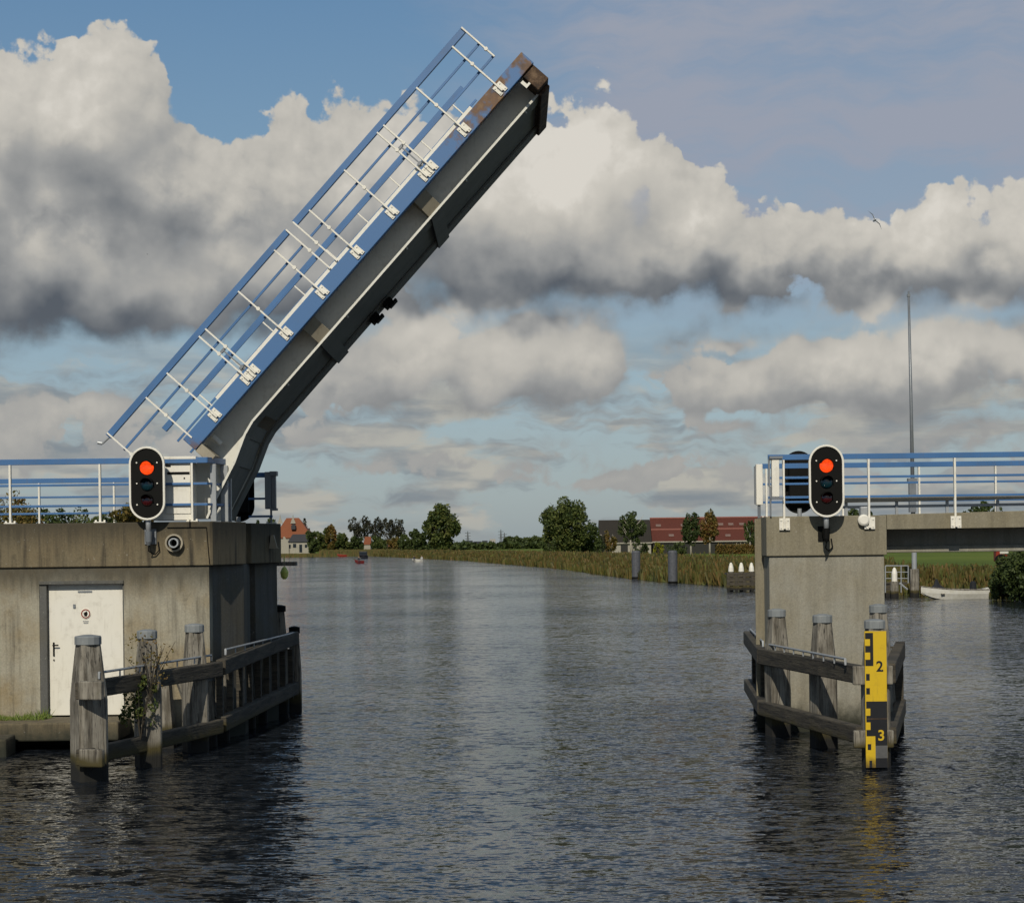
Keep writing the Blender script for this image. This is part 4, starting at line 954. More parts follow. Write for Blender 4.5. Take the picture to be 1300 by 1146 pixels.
# plank and marker on the back of the left pier
m = MB(); q = P(362, 715.5, 37.4); m.box(q.x-.22, q.x+.22, 37.3, 37.6, q.z-.04, q.z+.04); tag(m.build('plank', WOODP), 'short brown plank sticking out of the left pier over the channel', 'plank')
q = P(361, 727.5, 37.9); m = MB(); m.tube([(q.x, 37.9, q.z+.13), (q.x, 37.9, q.z+.10), (q.x, 37.9, q.z+.02), (q.x, 37.9, q.z-.07), (q.x, 37.9, q.z-.12)], [.02, .05, .085, .07, .03], 12); m.tube([(q.x, 37.9, q.z+.12), (q.x, 37.9, q.z+.34)], .012, 6)
tag(m.build('marker_float', HIVIS), 'small yellow-green float hanging under the plank beside the left pier', 'float')
m = MB(); q = P(346, 687, 36.5); m.prism([(q.x-.06, 36.40), (q.x+.13, 36.40), (q.x+.13, 36.50), (q.x-.06, 36.50)], q.z-.14, q.z-.13); m.loft([[Vector((q.x+a*s, 36.37+.06*s, zz)) for a in (-.06, .10)]+[Vector((q.x+a*s, 36.37+.12, zz)) for a in (.10, -.06)] for s, zz in ((1, q.z-.14), (.35, q.z+.12))])
tag(m.build('bracket_plate', BRACK), 'pale wedge-shaped bracket on the dark side of the left pier', 'bracket')
# rust-brown thing behind the left signal
shrub('low rust-brown shrub seen through the railing left of the left signal', XP(172, 38.6), 38.6, 3.84, .45, .22, 900, L_AU, .05, stems=6)

# ------------------------------------------------------------------ things along the far banks
def bollard(label, px, yt, yb, wpx, grp):
    dy = yb-(HZ-(px-650)*RHO); Y = CAMZ*F/dy; r_ = wpx*Y/F/2; x = XP(px, Y, 720); zt3 = ZP(px, yt, Y)
    m = MB(); m.tube([(x, Y, -1), (x, Y, zt3-.15), (x, Y, zt3-.12), (x, Y, zt3)], [r_, r_, r_*.97, r_*.8], 18)
    r = root('mooring_post', (x, Y, 0), label, 'mooring post', grp); m.build('shaft', plain('tarred_steel', (.11, .115, .13), .6) if 'tarred_steel' not in MATS else MATS['tarred_steel'], r)
    m = MB(); m.tube([(x, Y, .02), (x, Y, .22)], r_*1.03, 18); m.build('waterline_band', BLACK, r)
bollard('steel mooring post in the channel, left one of the two', 807.5, 699, 735, 11, 'grey mooring posts before the reeds')
bollard('thicker steel mooring post, right one of the two', 854, 698.5, 741, 12, 'grey mooring posts before the reeds')
yj = 130.0
jt = root('jetty', (XP(945, yj), yj, 0), 'dark timber landing stage between the reeds and the right pier', 'jetty')
x0, x1 = XP(922, yj), XP(985, yj); m = MB()
for k in range(4): m.box(x0, x1, yj-.08, yj+.08, .08+k*.30, .34+k*.30)
m.build('boards', RAILW, jt)
m = MB(); m.box(x0, x1, yj+.08, yj+1.3, 1.15, 1.27); m.build('walkway', RAILW, jt)
for k in range(7):
    m = MB(); x = x0+k*.55+.1; m.box(x-.09, x+.09, yj-.18, yj-.081, -.5, 1.22); m.build('upright', RAILW, jt)
for i, a in enumerate((928, 941, 954)):
    x = XP(a, yj+.3, 720); r = root('jetty_post', (x, yj+.3, 0), ['leftmost', 'middle', 'rightmost'][i]+' of the three white-topped posts on the timber landing stage', 'post', 'white-topped posts on the landing stage')
    m = MB(); m.tube([(x, yj+.3, -.5), (x, yj+.3, 1.35)], .15, 12); m.build('shaft', WOOD, r)
    zt3 = ZP(a, 714, yj); m = MB(); m.tube([(x, yj+.3, 1.351), (x, yj+.3, zt3-.35), (x, yj+.3, zt3-.08), (x, yj+.3, zt3)], [.19, .17, .10, .04], 12); m.build('white_top', WHITE, r)
# landing by the boat, seen under the span
ys_ = 112.0
lg2 = root('gangway_gate', (XP(1140, ys_), ys_, 0), 'pale tubular gate and steps on the landing under the span', 'gate')
def fz(px, py): q = P(px, py, ys_); return (q.x, ys_, q.z)
m = MB(); m.tube([fz(1124, 718), fz(1153, 718)], .035, 6)
for yy in (726, 734): m.tube([fz(1124, yy), fz(1153, yy)], .025, 6)
m.build('rails', LGREY, lg2)
m = MB()
for xx, yb2 in ((1124, 752), (1144, 752), (1153, 740)): m.tube([fz(xx, 718), fz(xx, yb2)], .035, 6)
m.tube([fz(1142, 740), fz(1152, 748)], .06, 6); m.build('uprights', LGREY, lg2)
wr = root('landing_stage', (XP(1133, ys_+.6), ys_+.6, 0), 'dark timber landing stage beneath the fixed span', 'jetty')
m = MB()
for k in range(3): m.box(XP(1100, ys_), XP(1140, ys_), ys_+.5, ys_+.62, k*.3+.0, k*.3+.28)
m.build('boards', RAILW, wr)
m = MB(); m.box(XP(1100, ys_), XP(1154, ys_), ys_+.62, ys_+1.8, .72, .85); m.build('deck', RAILW, wr)
r = root('jetty_post', (XP(1135.5, ys_-.4), ys_-.4, 0), 'white-topped mooring post on the landing under the span', 'post')
x = XP(1135.5, ys_-.4, 730); m = MB(); m.tube([(x, ys_-.4, -.4), (x, ys_-.4, .95)], .24, 12); m.build('shaft', WOOD, r)
m = MB(); zt3 = ZP(1135, 720, ys_); m.tube([(x, ys_-.4, .951), (x, ys_-.4, zt3-.35), (x, ys_-.4, zt3-.1), (x, ys_-.4, zt3)], [.17, .17, .11, .04], 12); m.build('white_top', WHITE, r)
# tall mast on its timber pile
ymst = 113.0; mr = root('mast', (XP(1161, ymst), ymst, 0), 'tall thin grey pole rising from a timber pile behind the span', 'pole')
x = XP(1161, ymst, 740); m = MB(); m.tube([(x, ymst, -1), (x, ymst, ZP(1161, 722, ymst))], .28, 12); m.build('pile', WOOD, mr)
z0 = ZP(1161, 722, ymst); m = MB(); m.tube([(x, ymst, z0), (x, ymst, ZP(1160, 655, ymst))], .15, 12); m.build('sleeve', LGREY, mr)
m = MB(); m.box(x-.27, x+.13, ymst-.15, ymst+.15, ZP(1160, 650, ymst), ZP(1160, 609, ymst)); m.box(x-.34, x+.2, ymst-.2, ymst+.2, ZP(1160, 611, ymst), ZP(1160, 607, ymst)); m.build('switch_box', GREY, mr)
xt = P(1153.5, 372, ymst).x; m = MB(); m.tube([(x-.03, ymst, ZP(1160, 652, ymst)), ((x+xt)/2, ymst, ZP(1156, 520, ymst)), (xt, ymst, ZP(1153.5, 374, ymst))], [.13, .095, .07], 10); m.build('shaft', GREY, mr, smooth=True)
m = MB(); zz = ZP(1153.5, 374, ymst); m.box(xt-.09, xt+.09, ymst-.08, ymst+.08, zz-.12, zz+.02); m.tube([(xt, ymst, zz), (xt, ymst, zz+.2)], .05, 8); m.build('top_fitting', GREY, mr)

# boats
def hull(par, x, y, L_, W_, H_, m_, rz=0, seg=14, rimm=None, z0=-.12):
    rings = []
    for i in range(seg+1):
        s = i/seg; wd = W_/2*(math.sin(min(1, s*1.35+.0)*PI/2)**.75 if s < .74 else 1-(s-.74)*.75); wd = max(wd, .02)
        sheer = H_*(1+.55*(1-s)**2.5+.10*s); keel = z0+1.0*H_*(1-s)**6
        ring = []
        for a, zz in ((-1, sheer), (-.96, sheer*.55), (-.72, keel+.06), (0, keel), (.72, keel+.06), (.96, sheer*.55), (1, sheer), (.9, sheer-.02), (.62, keel+.18), (0, keel+.14), (-.62, keel+.18), (-.9, sheer-.02)):
            ring.append(Vector(((s-.5)*L_, a*wd, zz)))
        rings.append(ring)
    M = Matrix.Translation((x, y, 0)) @ Matrix.Rotation(rz, 4, 'Z')
    MB().loft(rings).xf(M).build('hull', m_, par, smooth=False)
    m = MB(); m.tube([r_[0]+Vector((0, 0, .01)) for r_ in rings], .03, 6); m.tube([r_[6]+Vector((0, 0, .01)) for r_ in rings], .03, 6); m.xf(M).build('gunwale', rimm or WOODP, par)
    m = MB()
    for s in (.3, .55, .78): m.box((s-.5)*L_-.1, (s-.5)*L_+.1, -W_*.44, W_*.44, H_*.62, H_*.68)
    m.xf(M).build('bench', WOODP, par)
    return M
yb3 = 107.5; bx = XP(1210, yb3)
bt = root('rowing_boat', (bx, yb3, 0), 'white open rowing boat with outboard moored under the fixed span', 'boat')
M = hull(bt, bx, yb3, 3.75, 1.35, .47, BOATW, .04)
m = MB(); m.box(1.82, 2.05, -.16, .16, .35, .62); m.box(1.88, 2.0, -.06, .06, -.2, .35); m.box(1.65, 1.85, -.2, .2, .5, .58); m.xf(M).build('outboard_motor', BOATW, bt, bevel=.03)
m = MB(); m.tube([(1.12, 0, .3), (1.12, 0, .55), (1.12, 0, .9), (1.12, 0, 1.0)], [.12, .2, .17, .08], 10); m.xf(M).build('engine_cover', TARP, bt)
m = MB(); m.loft([[Vector((-1.0+a*s*.34, b_*.30*s, .42+zz)) for a, b_ in ((-1, -.7), (0, -1), (1.6, -.7), (1.6, .7), (0, 1), (-1, .7))] for s, zz in ((1.0, 0), (.8, .22), (.35, .40), (.12, .72))]); m.xf(M).build('tarpaulin', TARP, bt)
def person_seated(label, x, y, z, top, rz=0):
    r = root('person', (x, y, z), label, 'person')
    jn = [((0,0,.10), .15), ((0,-.02,.32), .16), ((0,0,.52), .17), ((0,0,.62), .07), ((0,-.02,.74), .10), ((0,-.02,.84), .075),
          ((.19,0,.55), .06), ((.25,-.06,.32), .05), ((.18,-.27,.26), .04), ((-.19,0,.55), .06), ((-.25,-.06,.32), .05), ((-.18,-.27,.26), .04),
          ((.12,-.38,.14), .08), ((.13,-.44,-.26), .05), ((.13,-.56,-.28), .04), ((-.12,-.38,.14), .08), ((-.13,-.44,-.26), .05), ((-.13,-.56,-.28), .04)]
    ed = [(0,1),(1,2),(2,3),(3,4),(4,5),(2,6),(6,7),(7,8),(2,9),(9,10),(10,11),(0,12),(12,13),(13,14),(0,15),(15,16),(16,17)]
    me = bpy.data.meshes.new('body'); c, s = math.cos(rz), math.sin(rz)
    me.from_pydata([(a[0]*c-a[1]*s, a[0]*s+a[1]*c, a[2]) for a, _ in jn], ed, [])
    o = bpy.data.objects.new('body', me); COL.objects.link(o); o.parent = r; me.materials.append(top)
    md = o.modifiers.new('skin', 'SKIN'); sk = me.skin_vertices[0].data
    for i, (_, rr) in enumerate(jn): sk[i].radius = (rr, rr)
    sk[0].use_root = True; sd_ = o.modifiers.new('sub', 'SUBSURF'); sd_.levels = 1; sd_.render_levels = 1
    hd = MB(); hd.loft([[Vector((x+q*math.cos(2*PI*k/10), y+(-.02 if rz == 0 else 0)-.02+q*1.1*math.sin(2*PI*k/10), z+zz)) for k in range(10)] for q, zz in ((.05, .66), (.09, .72), (.10, .80), (.085, .88), (.03, .92))]); hd.build('face', SKIN, r, smooth=True)
    return r
def farboat(label, px, yb_, wpx, hm, H_=.6, name='motor_boat'):
    dy = yb_-(HZ-(px-650)*RHO); Y = CAMZ*F/dy; x = XP(px, Y); L_ = wpx*Y/F
    r = root(name, (x, Y, 0), label, 'boat', 'small boats far up the canal'); hull(r, x, Y, L_, min(2.0, L_*.4), H_, hm, .12); return r, x, Y
r, x, Y = farboat('dark red open boat far up the canal carrying a dark-clothed passenger', 456, 715, 12, BOATR, .55)
person_seated('person in dark clothes seated in the dark red boat', x-.1, Y, .45, CLOD, .3)
r, x, Y = farboat('black cabin boat just behind the dark red boat', 461.5, 709, 11, BOATD, .9)
m = MB(); m.box(x-1.2, x+1.0, Y-.7, Y+.7, .85, 2.1); m.build('cabin', BOATD, r, bevel=.1); m = MB(); m.box(x-1.0, x+.8, Y-.72, Y-.70, 1.35, 1.9); m.build('window', GLASSD, r)
r, x, Y = farboat('small white open boat nearest the reeds with two people aboard', 530, 713, 13, BOATW, .5)
person_seated('person in dark clothes seated at the left end of the white boat', x-.8, Y, .4, CLOD, .2)
person_seated('person in pale clothes seated at the right end of the white boat', x+.9, Y, .4, CLOW, -.2)
r, x, Y = farboat('low orange-red boat moored at the far shore', 434, 706.5, 12, RED, .7)

# ------------------------------------------------------------------ buildings
Yh = 705; S = Yh/F
hs_ = root('farmhouse', (XP(375, Yh), Yh, .8), 'far farmhouse with big orange tiled roof and white walls at the water', 'house')
def hp(px, py, Y=Yh): q = P(px, py, Y); return q.x, q.z
xa, ze = hp(346, 683); xb_, _ = hp(396, 683); xl, zr = hp(360, 657); xr_, _ = hp(376, 657)
m = MB(); m.add([(xa, Yh+2, ze), (xb_, Yh+2, ze), (xb_, Yh+16, ze), (xa, Yh+16, ze), (xl, Yh+9, zr), (xr_, Yh+9, zr)], [(0, 1, 5, 4), (1, 2, 5), (2, 3, 4, 5), (3, 0, 4), (0, 3, 2, 1)]); rf = m.build('roof', ROOFO, hs_)
for a in (353, 369.5):
    q = hp(a, 660); m = MB(); m.prismY([(q[0]-1.0, q[1]-1.2), (q[0]+1.0, q[1]-1.2), (q[0]+.25, q[1]+.8), (q[0], q[1]+2.2), (q[0]-.25, q[1]+.8)], Yh+6.2, Yh+6.6); m.build('gable_ornament', WHW, rf)
q = hp(371, 669); m = MB(); m.prismY([(q[0]-.8, q[1]-.8), (q[0]+.8, q[1]-.8), (q[0]+.8, q[1]+.6), (q[0], q[1]+1.2), (q[0]-.8, q[1]+.6)], Yh+3.2, Yh+6); dmr = m.build('dormer', SLATE, rf)
m = MB(); m.box(xa+.5, xb_-.5, Yh+2.5, Yh+15.5, .5, ze); m.build('wall', WHW, hs_)
x0, z1 = hp(365, 688, Yh-3); x1, _ = hp(394, 688, Yh-3); z2 = hp(372, 678, Yh-3)[1]
m = MB(); m.box(x0+.3, x1-.3, Yh-2.5, Yh+2.4, .5, z1); m.build('front_wing_wall', WHW, hs_)
m = MB(); m.add([(x0, Yh-3, z1), (x1, Yh-3, z1), (x1, Yh+3, z1), (x0, Yh+3, z1), (x0+1.6, Yh, z2), (x1-1.6, Yh, z2)], [(0, 1, 5, 4), (1, 2, 5), (2, 3, 4, 5), (3, 0, 4), (0, 3, 2, 1)]); m.build('slate_roof', SLATE, hs_)
for a, b_, c, d in ((372, 376, 690, 695), (380, 383.5, 691, 701), (387, 390, 691, 695), (366.5, 369, 691, 696)):
    p0 = hp(a, d, Yh-2.55); p1 = hp(b_, c, Yh-2.55); m = MB(); m.box(p0[0], p1[0], Yh-2.58, Yh-2.5, max(.6, p0[1]), p1[1]); m.build('window', GLASSD, hs_)
m = MB(); q = hp(369, 690, Yh-3.2); m.prismY([(XP(361, Yh), .9), (XP(368, Yh), .9), (XP(368, Yh), q[1]), (XP(363, Yh), q[1]+2.6), (XP(361, Yh), q[1]+2.6)], Yh-3.4, Yh-3.2); m.build('gable_wall', WHW, hs_)
def smallhouse(label, px0, px1, yr, ye, Y, rm, wm, grp=None, dpt=8, hip=.0, name='house'):
    x0, x1 = XP(px0, Y), XP(px1, Y); zr = ZP((px0+px1)/2, yr, Y); ze = ZP((px0+px1)/2, ye, Y)
    r = root(name, ((x0+x1)/2, Y, .8), label, 'house', grp); h_ = (x1-x0)*hip
    m = MB(); m.add([(x0, Y-.3, ze), (x1, Y-.3, ze), (x1, Y+dpt, ze), (x0, Y+dpt, ze), (x0+h_, Y+dpt/2, zr), (x1-h_, Y+dpt/2, zr)], [(0, 1, 5, 4), (1, 2, 5), (2, 3, 4, 5), (3, 0, 4), (0, 3, 2, 1)]); m.build('roof', rm, r)
    m = MB(); m.box(x0+.2, x1-.2, Y, Y+dpt-.3, .5, ze-.01); m.build('wall', wm, r); return r
smallhouse('small orange-roofed house with white front among the far trees', 461.5, 471, 681, 691, 720, ROOFO, WHW, hip=.1)
smallhouse('orange-roofed house glimpsed between the far shore trees, right one', 493, 500, 687, 694, 725, ROOFO, DKW)
for i, (a, b_, c, d, rm, wm, lb) in enumerate(((588, 600, 686, 689, SLATE, ROOFO, 'grey-roofed house with reddish wall at the left end of the horizon village'), (601, 611, 687, 690, SLATE, ROOFO, 'low grey-roofed house in the horizon village'), (612, 619, 686, 690, SLATE, WHW, 'pale-walled house in the middle of the horizon village'),
       (622, 629, 684, 688, WHW, WHW, 'white-roofed house standing highest in the horizon village'), (604, 622, 691, 693, LGREY, WHW, 'long pale shed below the horizon village'), (634, 641, 687, 691, SLATE, DKW, 'dark house at the right end of the horizon village'))):
    smallhouse(lb, a, b_, c, d, 1300+i*9, rm, wm, 'houses of the village on the horizon')
for i, (a, yt) in enumerate(((594, 674), (636, 672), (640.5, 676))):
    Yp = 1500; m = MB(); x = XP(a, Yp); zt3 = ZP(a, yt, Yp)
    for s in (-1, 1): m.tube([(x+s*1.3, Yp, .5), (x, Yp, zt3)], .28, 4)
    m.tube([(x, Yp, .5), (x, Yp, zt3)], .25, 4)
    for fz_ in (.6, .75, .9): m.tube([(x-2.2, Yp, zt3*fz_), (x+2.2, Yp, zt3*fz_)], .2, 4)
    tag(m.build('pylon', GREY), ['leftmost thin mast on the horizon right of the big waterside tree', 'taller of the two thin masts close together on the horizon', 'shorter right-hand mast of the close pair on the horizon'][i], 'pylon', 'masts on the horizon')
# long barn
Yb = 440; br = root('barn', (XP(900, Yb), Yb, .8), 'long barn with a faded red roof behind the field', 'barn')
def gable(par, p0, p1, yr, ye, Y, rm, wm, dpt=14, zr=None):
    x0, x1 = XP(p0, Y), XP(p1, Y); zr = ZP(860, yr, Y); ze = ZP(860, ye, Y)
    m = MB(); m.add([(x0, Y-.4, ze), (x1, Y-.4, ze), (x1, Y+dpt/2, zr), (x0, Y+dpt/2, zr), (x0, Y+dpt, ze), (x1, Y+dpt, ze)], [(0, 1, 2, 3), (3, 2, 5, 4), (0, 3, 4), (1, 5, 2), (0, 4, 5, 1)]); rf = m.build('roof', rm, par)
    m = MB(); m.box(x0+.2, x1-.2, Y, Y+dpt-.4, .5, ze-.02); m.build('wall', wm, par); return x0, x1, ze, zr, rf
x0, x1, ze, zr, rf = gable(br, 828, 985, 657, 687, Yb, ROOFR, DKW)
m = MB(); mid = .52; m.beam((x0, Yb-.4+7.4*mid-.12, ze+(zr-ze)*mid), (x1, Yb-.4+7.4*mid-.12, ze+(zr-ze)*mid), .25, .3); m.beam((x0, Yb+6.9, zr+.05), (x1, Yb+6.9, zr+.05), .4, .3); m.build('ridge_strip', plain('pale_red_strip', (.34, .13, .10)), rf)
for a, b_ in ((838, .68), (853, .25), (880, .72), (893, .28), (918, .7), (931, .70), (945, .70), (925, .22), (870, .68), (951, .2)):
    x = XP(a, Yb); m = MB(); yy = Yb-.4+7.4*b_-.15; zz = ze+(zr-ze)*b_; m.hexa([(x-.6, yy-.3, zz-.22), (x+.6, yy-.3, zz-.22), (x+.6, yy+.3, zz+.22), (x-.6, yy+.3, zz+.22), (x-.6, yy-.3, zz-.12), (x+.6, yy-.3, zz-.12), (x+.6, yy+.3, zz+.34), (x-.6, yy+.3, zz+.34)]); m.build('skylight', plain('skylight', (.25, .17, .14), .3) if 'skylight' not in MATS else MATS['skylight'], rf)
m = MB(); m.box(x0, x1, Yb-.45, Yb-.41, ze-.25, ze+.05); m.build('eaves_board', WHW, br)
for k in range(9):
    a = 935+k*5.2; m = MB(); x = XP(a, Yb); m.box(x-.08, x+.08, Yb-.1, Yb-.01, .8, ze-.3); m.build('wall_post', WHW, br)
br2 = root('barn', (XP(795, Yb-4), Yb-4, .8), 'barn with dark brown roof and low white wall, left of the red roof', 'barn')
x0, x1, ze, zr, rf2 = gable(br2, 762, 827.6, 658.5, 688, Yb-3, ROOFD, WHW)
m = MB(); m.box(x0-.1, x1+.1, Yb-3.5, Yb-3.41, ze-.22, ze+.05); m.build('eaves_board', WHW, br2)
for a, b_ in ((764, 774), (788, 797), (803, 808), (818, 822)):
    m = MB(); m.box(XP(a, Yb-3), XP(b_, Yb-3), Yb-3.1, Yb-3.01, .8, ze-.5); m.build('window', DKW, br2)
m = MB(); m.box(XP(761, Yb), XP(763.3, Yb), Yb-2, Yb+9, .8, 5.6); m.build('end_wall', WHW, br2)
# red and white vehicle beyond the bush
Yv = 175; q = P(1276, 712, Yv); vr = root('tractor', (q.x, Yv, .9), 'small red and white farm vehicle in the field behind the bush', 'vehicle')
m = MB(); m.box(q.x-.95, q.x-.1, Yv-.5, Yv+.5, 1.3, 2.9); m.build('cab', RED, vr, bevel=.08); m = MB(); m.box(q.x-.62, q.x+.2, Yv-.52, Yv+.52, 2.0, 2.75); m.build('windscreen', BOATW, vr, bevel=.05)
m = MB(); m.box(q.x-.1, q.x+1.0, Yv-.4, Yv+.4, 1.4, 2.0); m.build('bonnet', RED, vr, bevel=.1)
for a, rr in ((-.5, .55), (.7, .4)):
    m = MB(); m.tube([(q.x+a, Yv-.6, .9+rr), (q.x+a, Yv-.4, .9+rr)], rr, 16); m.build('wheel', BLACK, vr)

# ------------------------------------------------------------------ trees
GF = 'trees on the far shore'
tree(561, 639, 50, 640, L_GR, 'tallest dense rounded green tree standing alone on the far shore', 'willow_tree', n=9000, clumps=120, shape='tall', crown=(.04, 1.0), fill=.35)
for a, yt, w_, lm, lb in ((396, 672, 17, L_DK, 'small round dark tree in front of the orange-roofed farmhouse'), (410, 668, 18, L_GR, 'green tree just right of the orange-roofed farmhouse'), (421, 664, 16, L_AU, 'yellowing tree right of the farmhouse, taller than its neighbours'),
        (434, 674, 20, L_GR, 'low rounded tree left of the tall airy row'), (452, 680, 20, L_DK, 'dark bushy tree left of the small orange-roofed house'), (480, 680, 20, L_GR, 'green bushy tree right of the small orange-roofed house'), (500, 682, 16, L_AU, 'low autumn-tinted tree below the airy row'),
        (515, 678, 20, L_DK, 'dark tree at the right foot of the airy row'), (530, 671, 26, L_DK, 'dark spreading tree just left of the tallest far tree'), (428, 682, 24, L_AU, 'low yellowish willow at the far waterside')):
    tree(a, yt, w_*1.12, (692 if a < 400 else 712+rng.uniform(-5, 8)), lm, lb, n=1700, clumps=26, crown=(.02, 1.0), group=GF, shape='dome', leaf=.55)
for i, (a, yt, w_) in enumerate(((452, 655, 21), (465, 654, 21), (479, 656, 20), (493, 655, 20), (507, 656, 20))):
    tree(a, yt, w_, 745, L_GY, ['leftmost', 'second from left', 'middle', 'second from right', 'rightmost'][i]+' of the five tall thin airy trees on the far shore', 'poplar_tree', n=900, clumps=34, crown=(.34, 1.0), group='tall airy trees on the far shore', leaf=.42, fill=.1, multi=2)
tree(345, 655, 26, 735, L_DK, 'dark tree behind the farmhouse, beside the grey control box', n=1300, clumps=26, crown=(.1, 1), leaf=.5)
tree(326, 660, 22, 735, L_GR, 'green tree seen under the raised leaf above the left pier', n=1300, clumps=26, crown=(.1, 1), leaf=.5)
tree(386, 660, 16, 732, L_GY, 'greyish tree peeking out behind the farmhouse roof', n=900, clumps=20, crown=(.2, 1), leaf=.5)
tree(718, 632, 68, 340, L_GR, 'big round-headed green tree at the left end of the field', 'oak_tree', n=15000, clumps=130, shape='dome', crown=(.08, 1.0), fill=.35, leaf=.24)
tree(745, 662, 36, 345, L_DK, 'lower dark tree leaning against the big round-headed one', 'oak_tree', n=3500, clumps=60, crown=(.03, 1.0), fill=.3, leaf=.24)
for i, (a, yt, w_, lm, lb) in enumerate(((762, 675, 14, L_GY, 'slim pale-stemmed birch at the left end of the barns'), (774, 672, 18, L_AU, 'low reddish birch in front of the dark-roofed barn'), (803, 648, 38, L_DK, 'wide drooping birch in front of the dark-roofed barn'),
        (877, 650, 28, L_DK, 'round dark birch before the red-roofed barn, left one of the pair'), (901, 649, 26, L_AU, 'browner birch before the red-roofed barn, right one of the pair'), (952, 658, 17, L_DK, 'narrow dark birch right beside the right pier'))):
    tree(a, yt, w_, 395+i*2, lm, lb, 'birch_tree', n=3600 if w_ > 20 else 1400, clumps=50 if w_ > 20 else 24, crown=(.22, 1.0) if w_ > 20 else (.12, 1), group='birches in front of the barns', tm=BIRCH, leaf=.24, fill=.2, multi=2 if i == 2 else 1)
def bushat(label, px0, px1, yt, Y, lm, n, leaf, name='shrub', zb=.7, group=None):
    x0, x1 = XP(px0, Y), XP(px1, Y); zt3 = ZP((px0+px1)/2, yt, Y)
    return shrub(label, (x0+x1)/2, Y, zb, (x1-x0)/2*.9, (zt3-zb)/2, n, lm, leaf, name, group=group, clumps=max(16, int(n/60)))
bushat('yellow-green shrub at the foot of the barn wall', 829, 843, 689, 390, L_YL, 900, .22)
bushat('dark rounded shrub at the foot of the big round-headed tree', 690, 708, 684, 335, L_DK, 900, .2)
bushat('dark shrub below the drooping birch', 806, 826, 688, 392, L_DK, 900, .2)
bushat('dark green shrub between the birch pair and the yellow shrub', 845, 874, 689, 398, L_DK, 1300, .2)
for a, b_ in ((745, 770),):
    bushat('dark undergrowth shrub left of the white barn wall', a, b_, 683, 388, L_DK, 1200, .2)
hx0, hx1 = XP(908, 405), XP(965, 405); ns = 4200
pts = np.stack([rng.uniform(hx0, hx1, ns), 405+rng.uniform(-.8, .8, ns), rng.uniform(.8, 2.9, ns)+.2*np.sin(np.arange(ns))], 1); v, q_ = leafquads(pts, .2)
hr = root('hedge', ((hx0+hx1)/2, 405, .8), 'clipped brownish hedge in front of the red-roofed barn', 'hedge'); fastmesh('foliage', v, q_, L_AU, hr, off=tuple(hr.location))
# big waterside bush on the right
bushat('large dark willow bush hanging over the water at the right edge', 1264, 1372, 690, 101, L_DK, 17000, .11, 'willow_bush', zb=.02)
bushat('dark low bush between the white boat and the willow bush', 1254, 1290, 722, 104, L_DK, 3800, .10, zb=.05)
bushat('dark rounded tree top seen through the railing above the span', 1218, 1285, 637, 520, L_DK, 2500, .6, 'broadleaf_tree')
bushat('dark tree top behind the right pier, beside the bell', 1068, 1100, 644, 420, L_DK, 1400, .5, 'broadleaf_tree')
bushat('low dark tree line piece between signal and guard rail', 1100, 1122, 650, 430, L_DK, 900, .4, 'broadleaf_tree')
# seen through the left railings
for i, (a, yt, w_, lm, lb) in enumerate(((8, 622, 60, L_AU, 'yellowing willow at the left edge behind the railing'), (45, 640, 50, L_GR, 'green bush-like tree behind the left railing'), (85, 643, 36, L_DK, 'dark tree in the middle behind the left railing'), (108, 646, 30, L_GR, 'green tree behind the second railing post'), (135, 648, 34, L_DK, 'dark tree behind the railing near the left signal'), (160, 650, 26, L_AU, 'autumn tree just left of the left signal'))):
    tree(a, yt, w_*1.6, 170+i*6, lm, lb, n=5200, clumps=70, fill=.1, crown=(.05, 1), group='trees behind the left railing', leaf=.16, zb=.8)
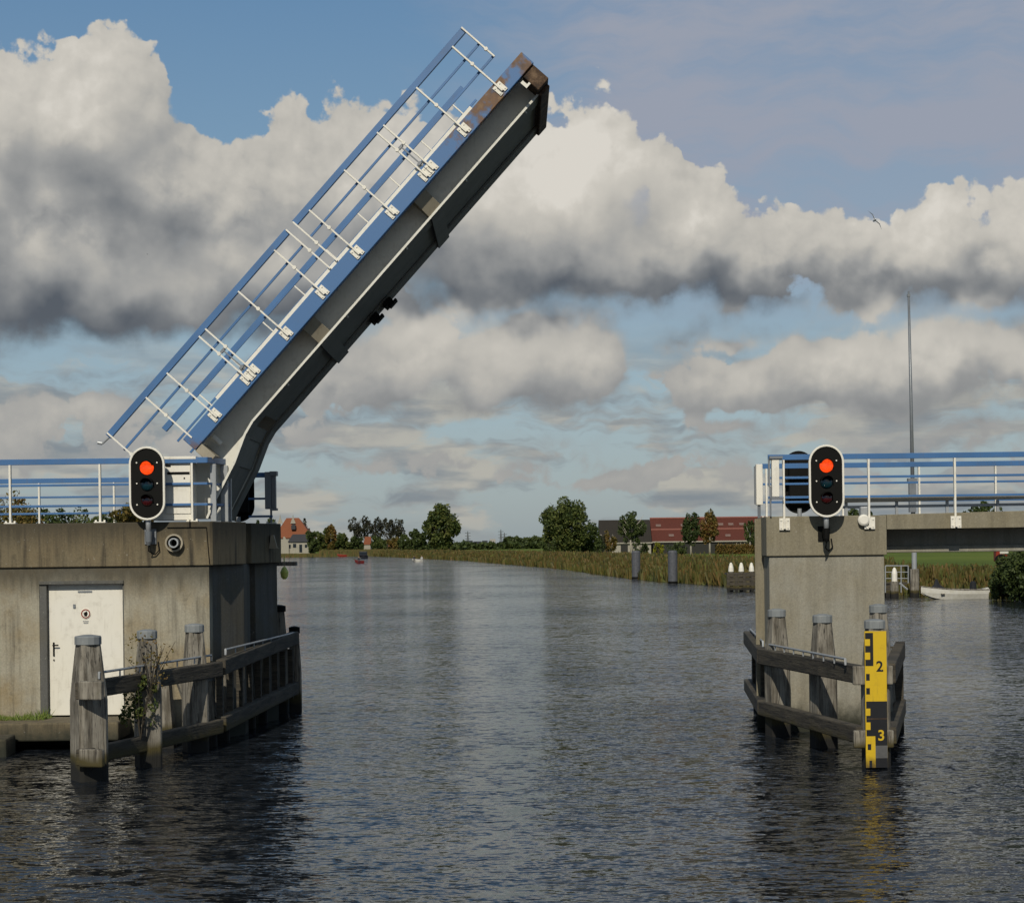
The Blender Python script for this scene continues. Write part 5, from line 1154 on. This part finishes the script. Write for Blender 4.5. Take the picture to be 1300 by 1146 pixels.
# far-off wood on the horizon
def wood(name, label, p0, p1, Y, y0, y1, n, leaf, lm, var=2.0):
    px = rng.uniform(p0, p1, n); hh = np.array([ZP(a, y0+var*(math.sin(a*.21)+math.sin(a*.57+1)+.6*math.sin(a*1.3)), Y) for a in px]); z = .6+(hh-.6)*rng.uniform(0, 1, n)**.6
    X = np.array([XP(a, Y) for a in px]); pts = np.stack([X, Y+rng.uniform(-8, 8, n), z], 1); v, q2 = leafquads(pts, leaf)
    tag(fastmesh(name, v, q2, lm), label, 'wood', kind='stuff')
wood('distant_wood', 'dark belt of trees on the horizon between the two big trees', 575, 780, 1220, 690, 697, 7000, 1.5, L_DK, .8)
wood('distant_wood', 'higher wooded skyline left of the big round-headed tree', 640, 700, 1250, 683, 697, 4500, 1.3, L_DK, 1.0)
wood('distant_wood', 'wooded skyline behind the far shore trees', 300, 590, 1100, 690, 697, 8000, 1.4, L_DK, 1.5)
wood('distant_wood', 'wooded skyline far behind the barns and the fixed span', 900, 1500, 1500, 687, 697, 7000, 1.8, L_DK, 1.0)

# gulls
def gull(label, px, py, Y, span, roll, mt):
    c = P(px, py, Y); r = root('gull', tuple(c), label, 'bird', 'gulls in the sky')
    M = Matrix.Translation(c) @ Matrix.Rotation(roll, 4, 'Y')
    m = MB(); m.tube([(0, -.3*span, 0), (0, -.22*span, .01), (0, -.05*span, 0), (0, .12*span, 0), (0, .28*span, .0)], [.008*span, .035*span, .055*span, .04*span, .008*span], 8)
    for s in (-1, 1):
        m.add([(0, -.10*span, .02), (0, .06*span, .02), (s*.25*span, -.06*span, .09*span), (s*.25*span, .05*span, .085*span), (s*.52*span, .03*span, .02*span), (0, -.08*span, .035), (s*.25*span, -.03*span, .10*span)], [(0, 1, 3, 2), (2, 3, 4), (5, 6, 3, 1), (6, 4, 3), (0, 2, 6, 5), (2, 4, 6)])
    m.xf(M); m.build('body', mt, r)
gull('white gull banking steeply in the sky right of centre', 1110, 280, 60, .75, .95, BIRDW)
gull('tiny distant gull before the big left cloud', 187, 323, 170, .42, .4, BIRDG)

sc.render.engine = 'CYCLES'
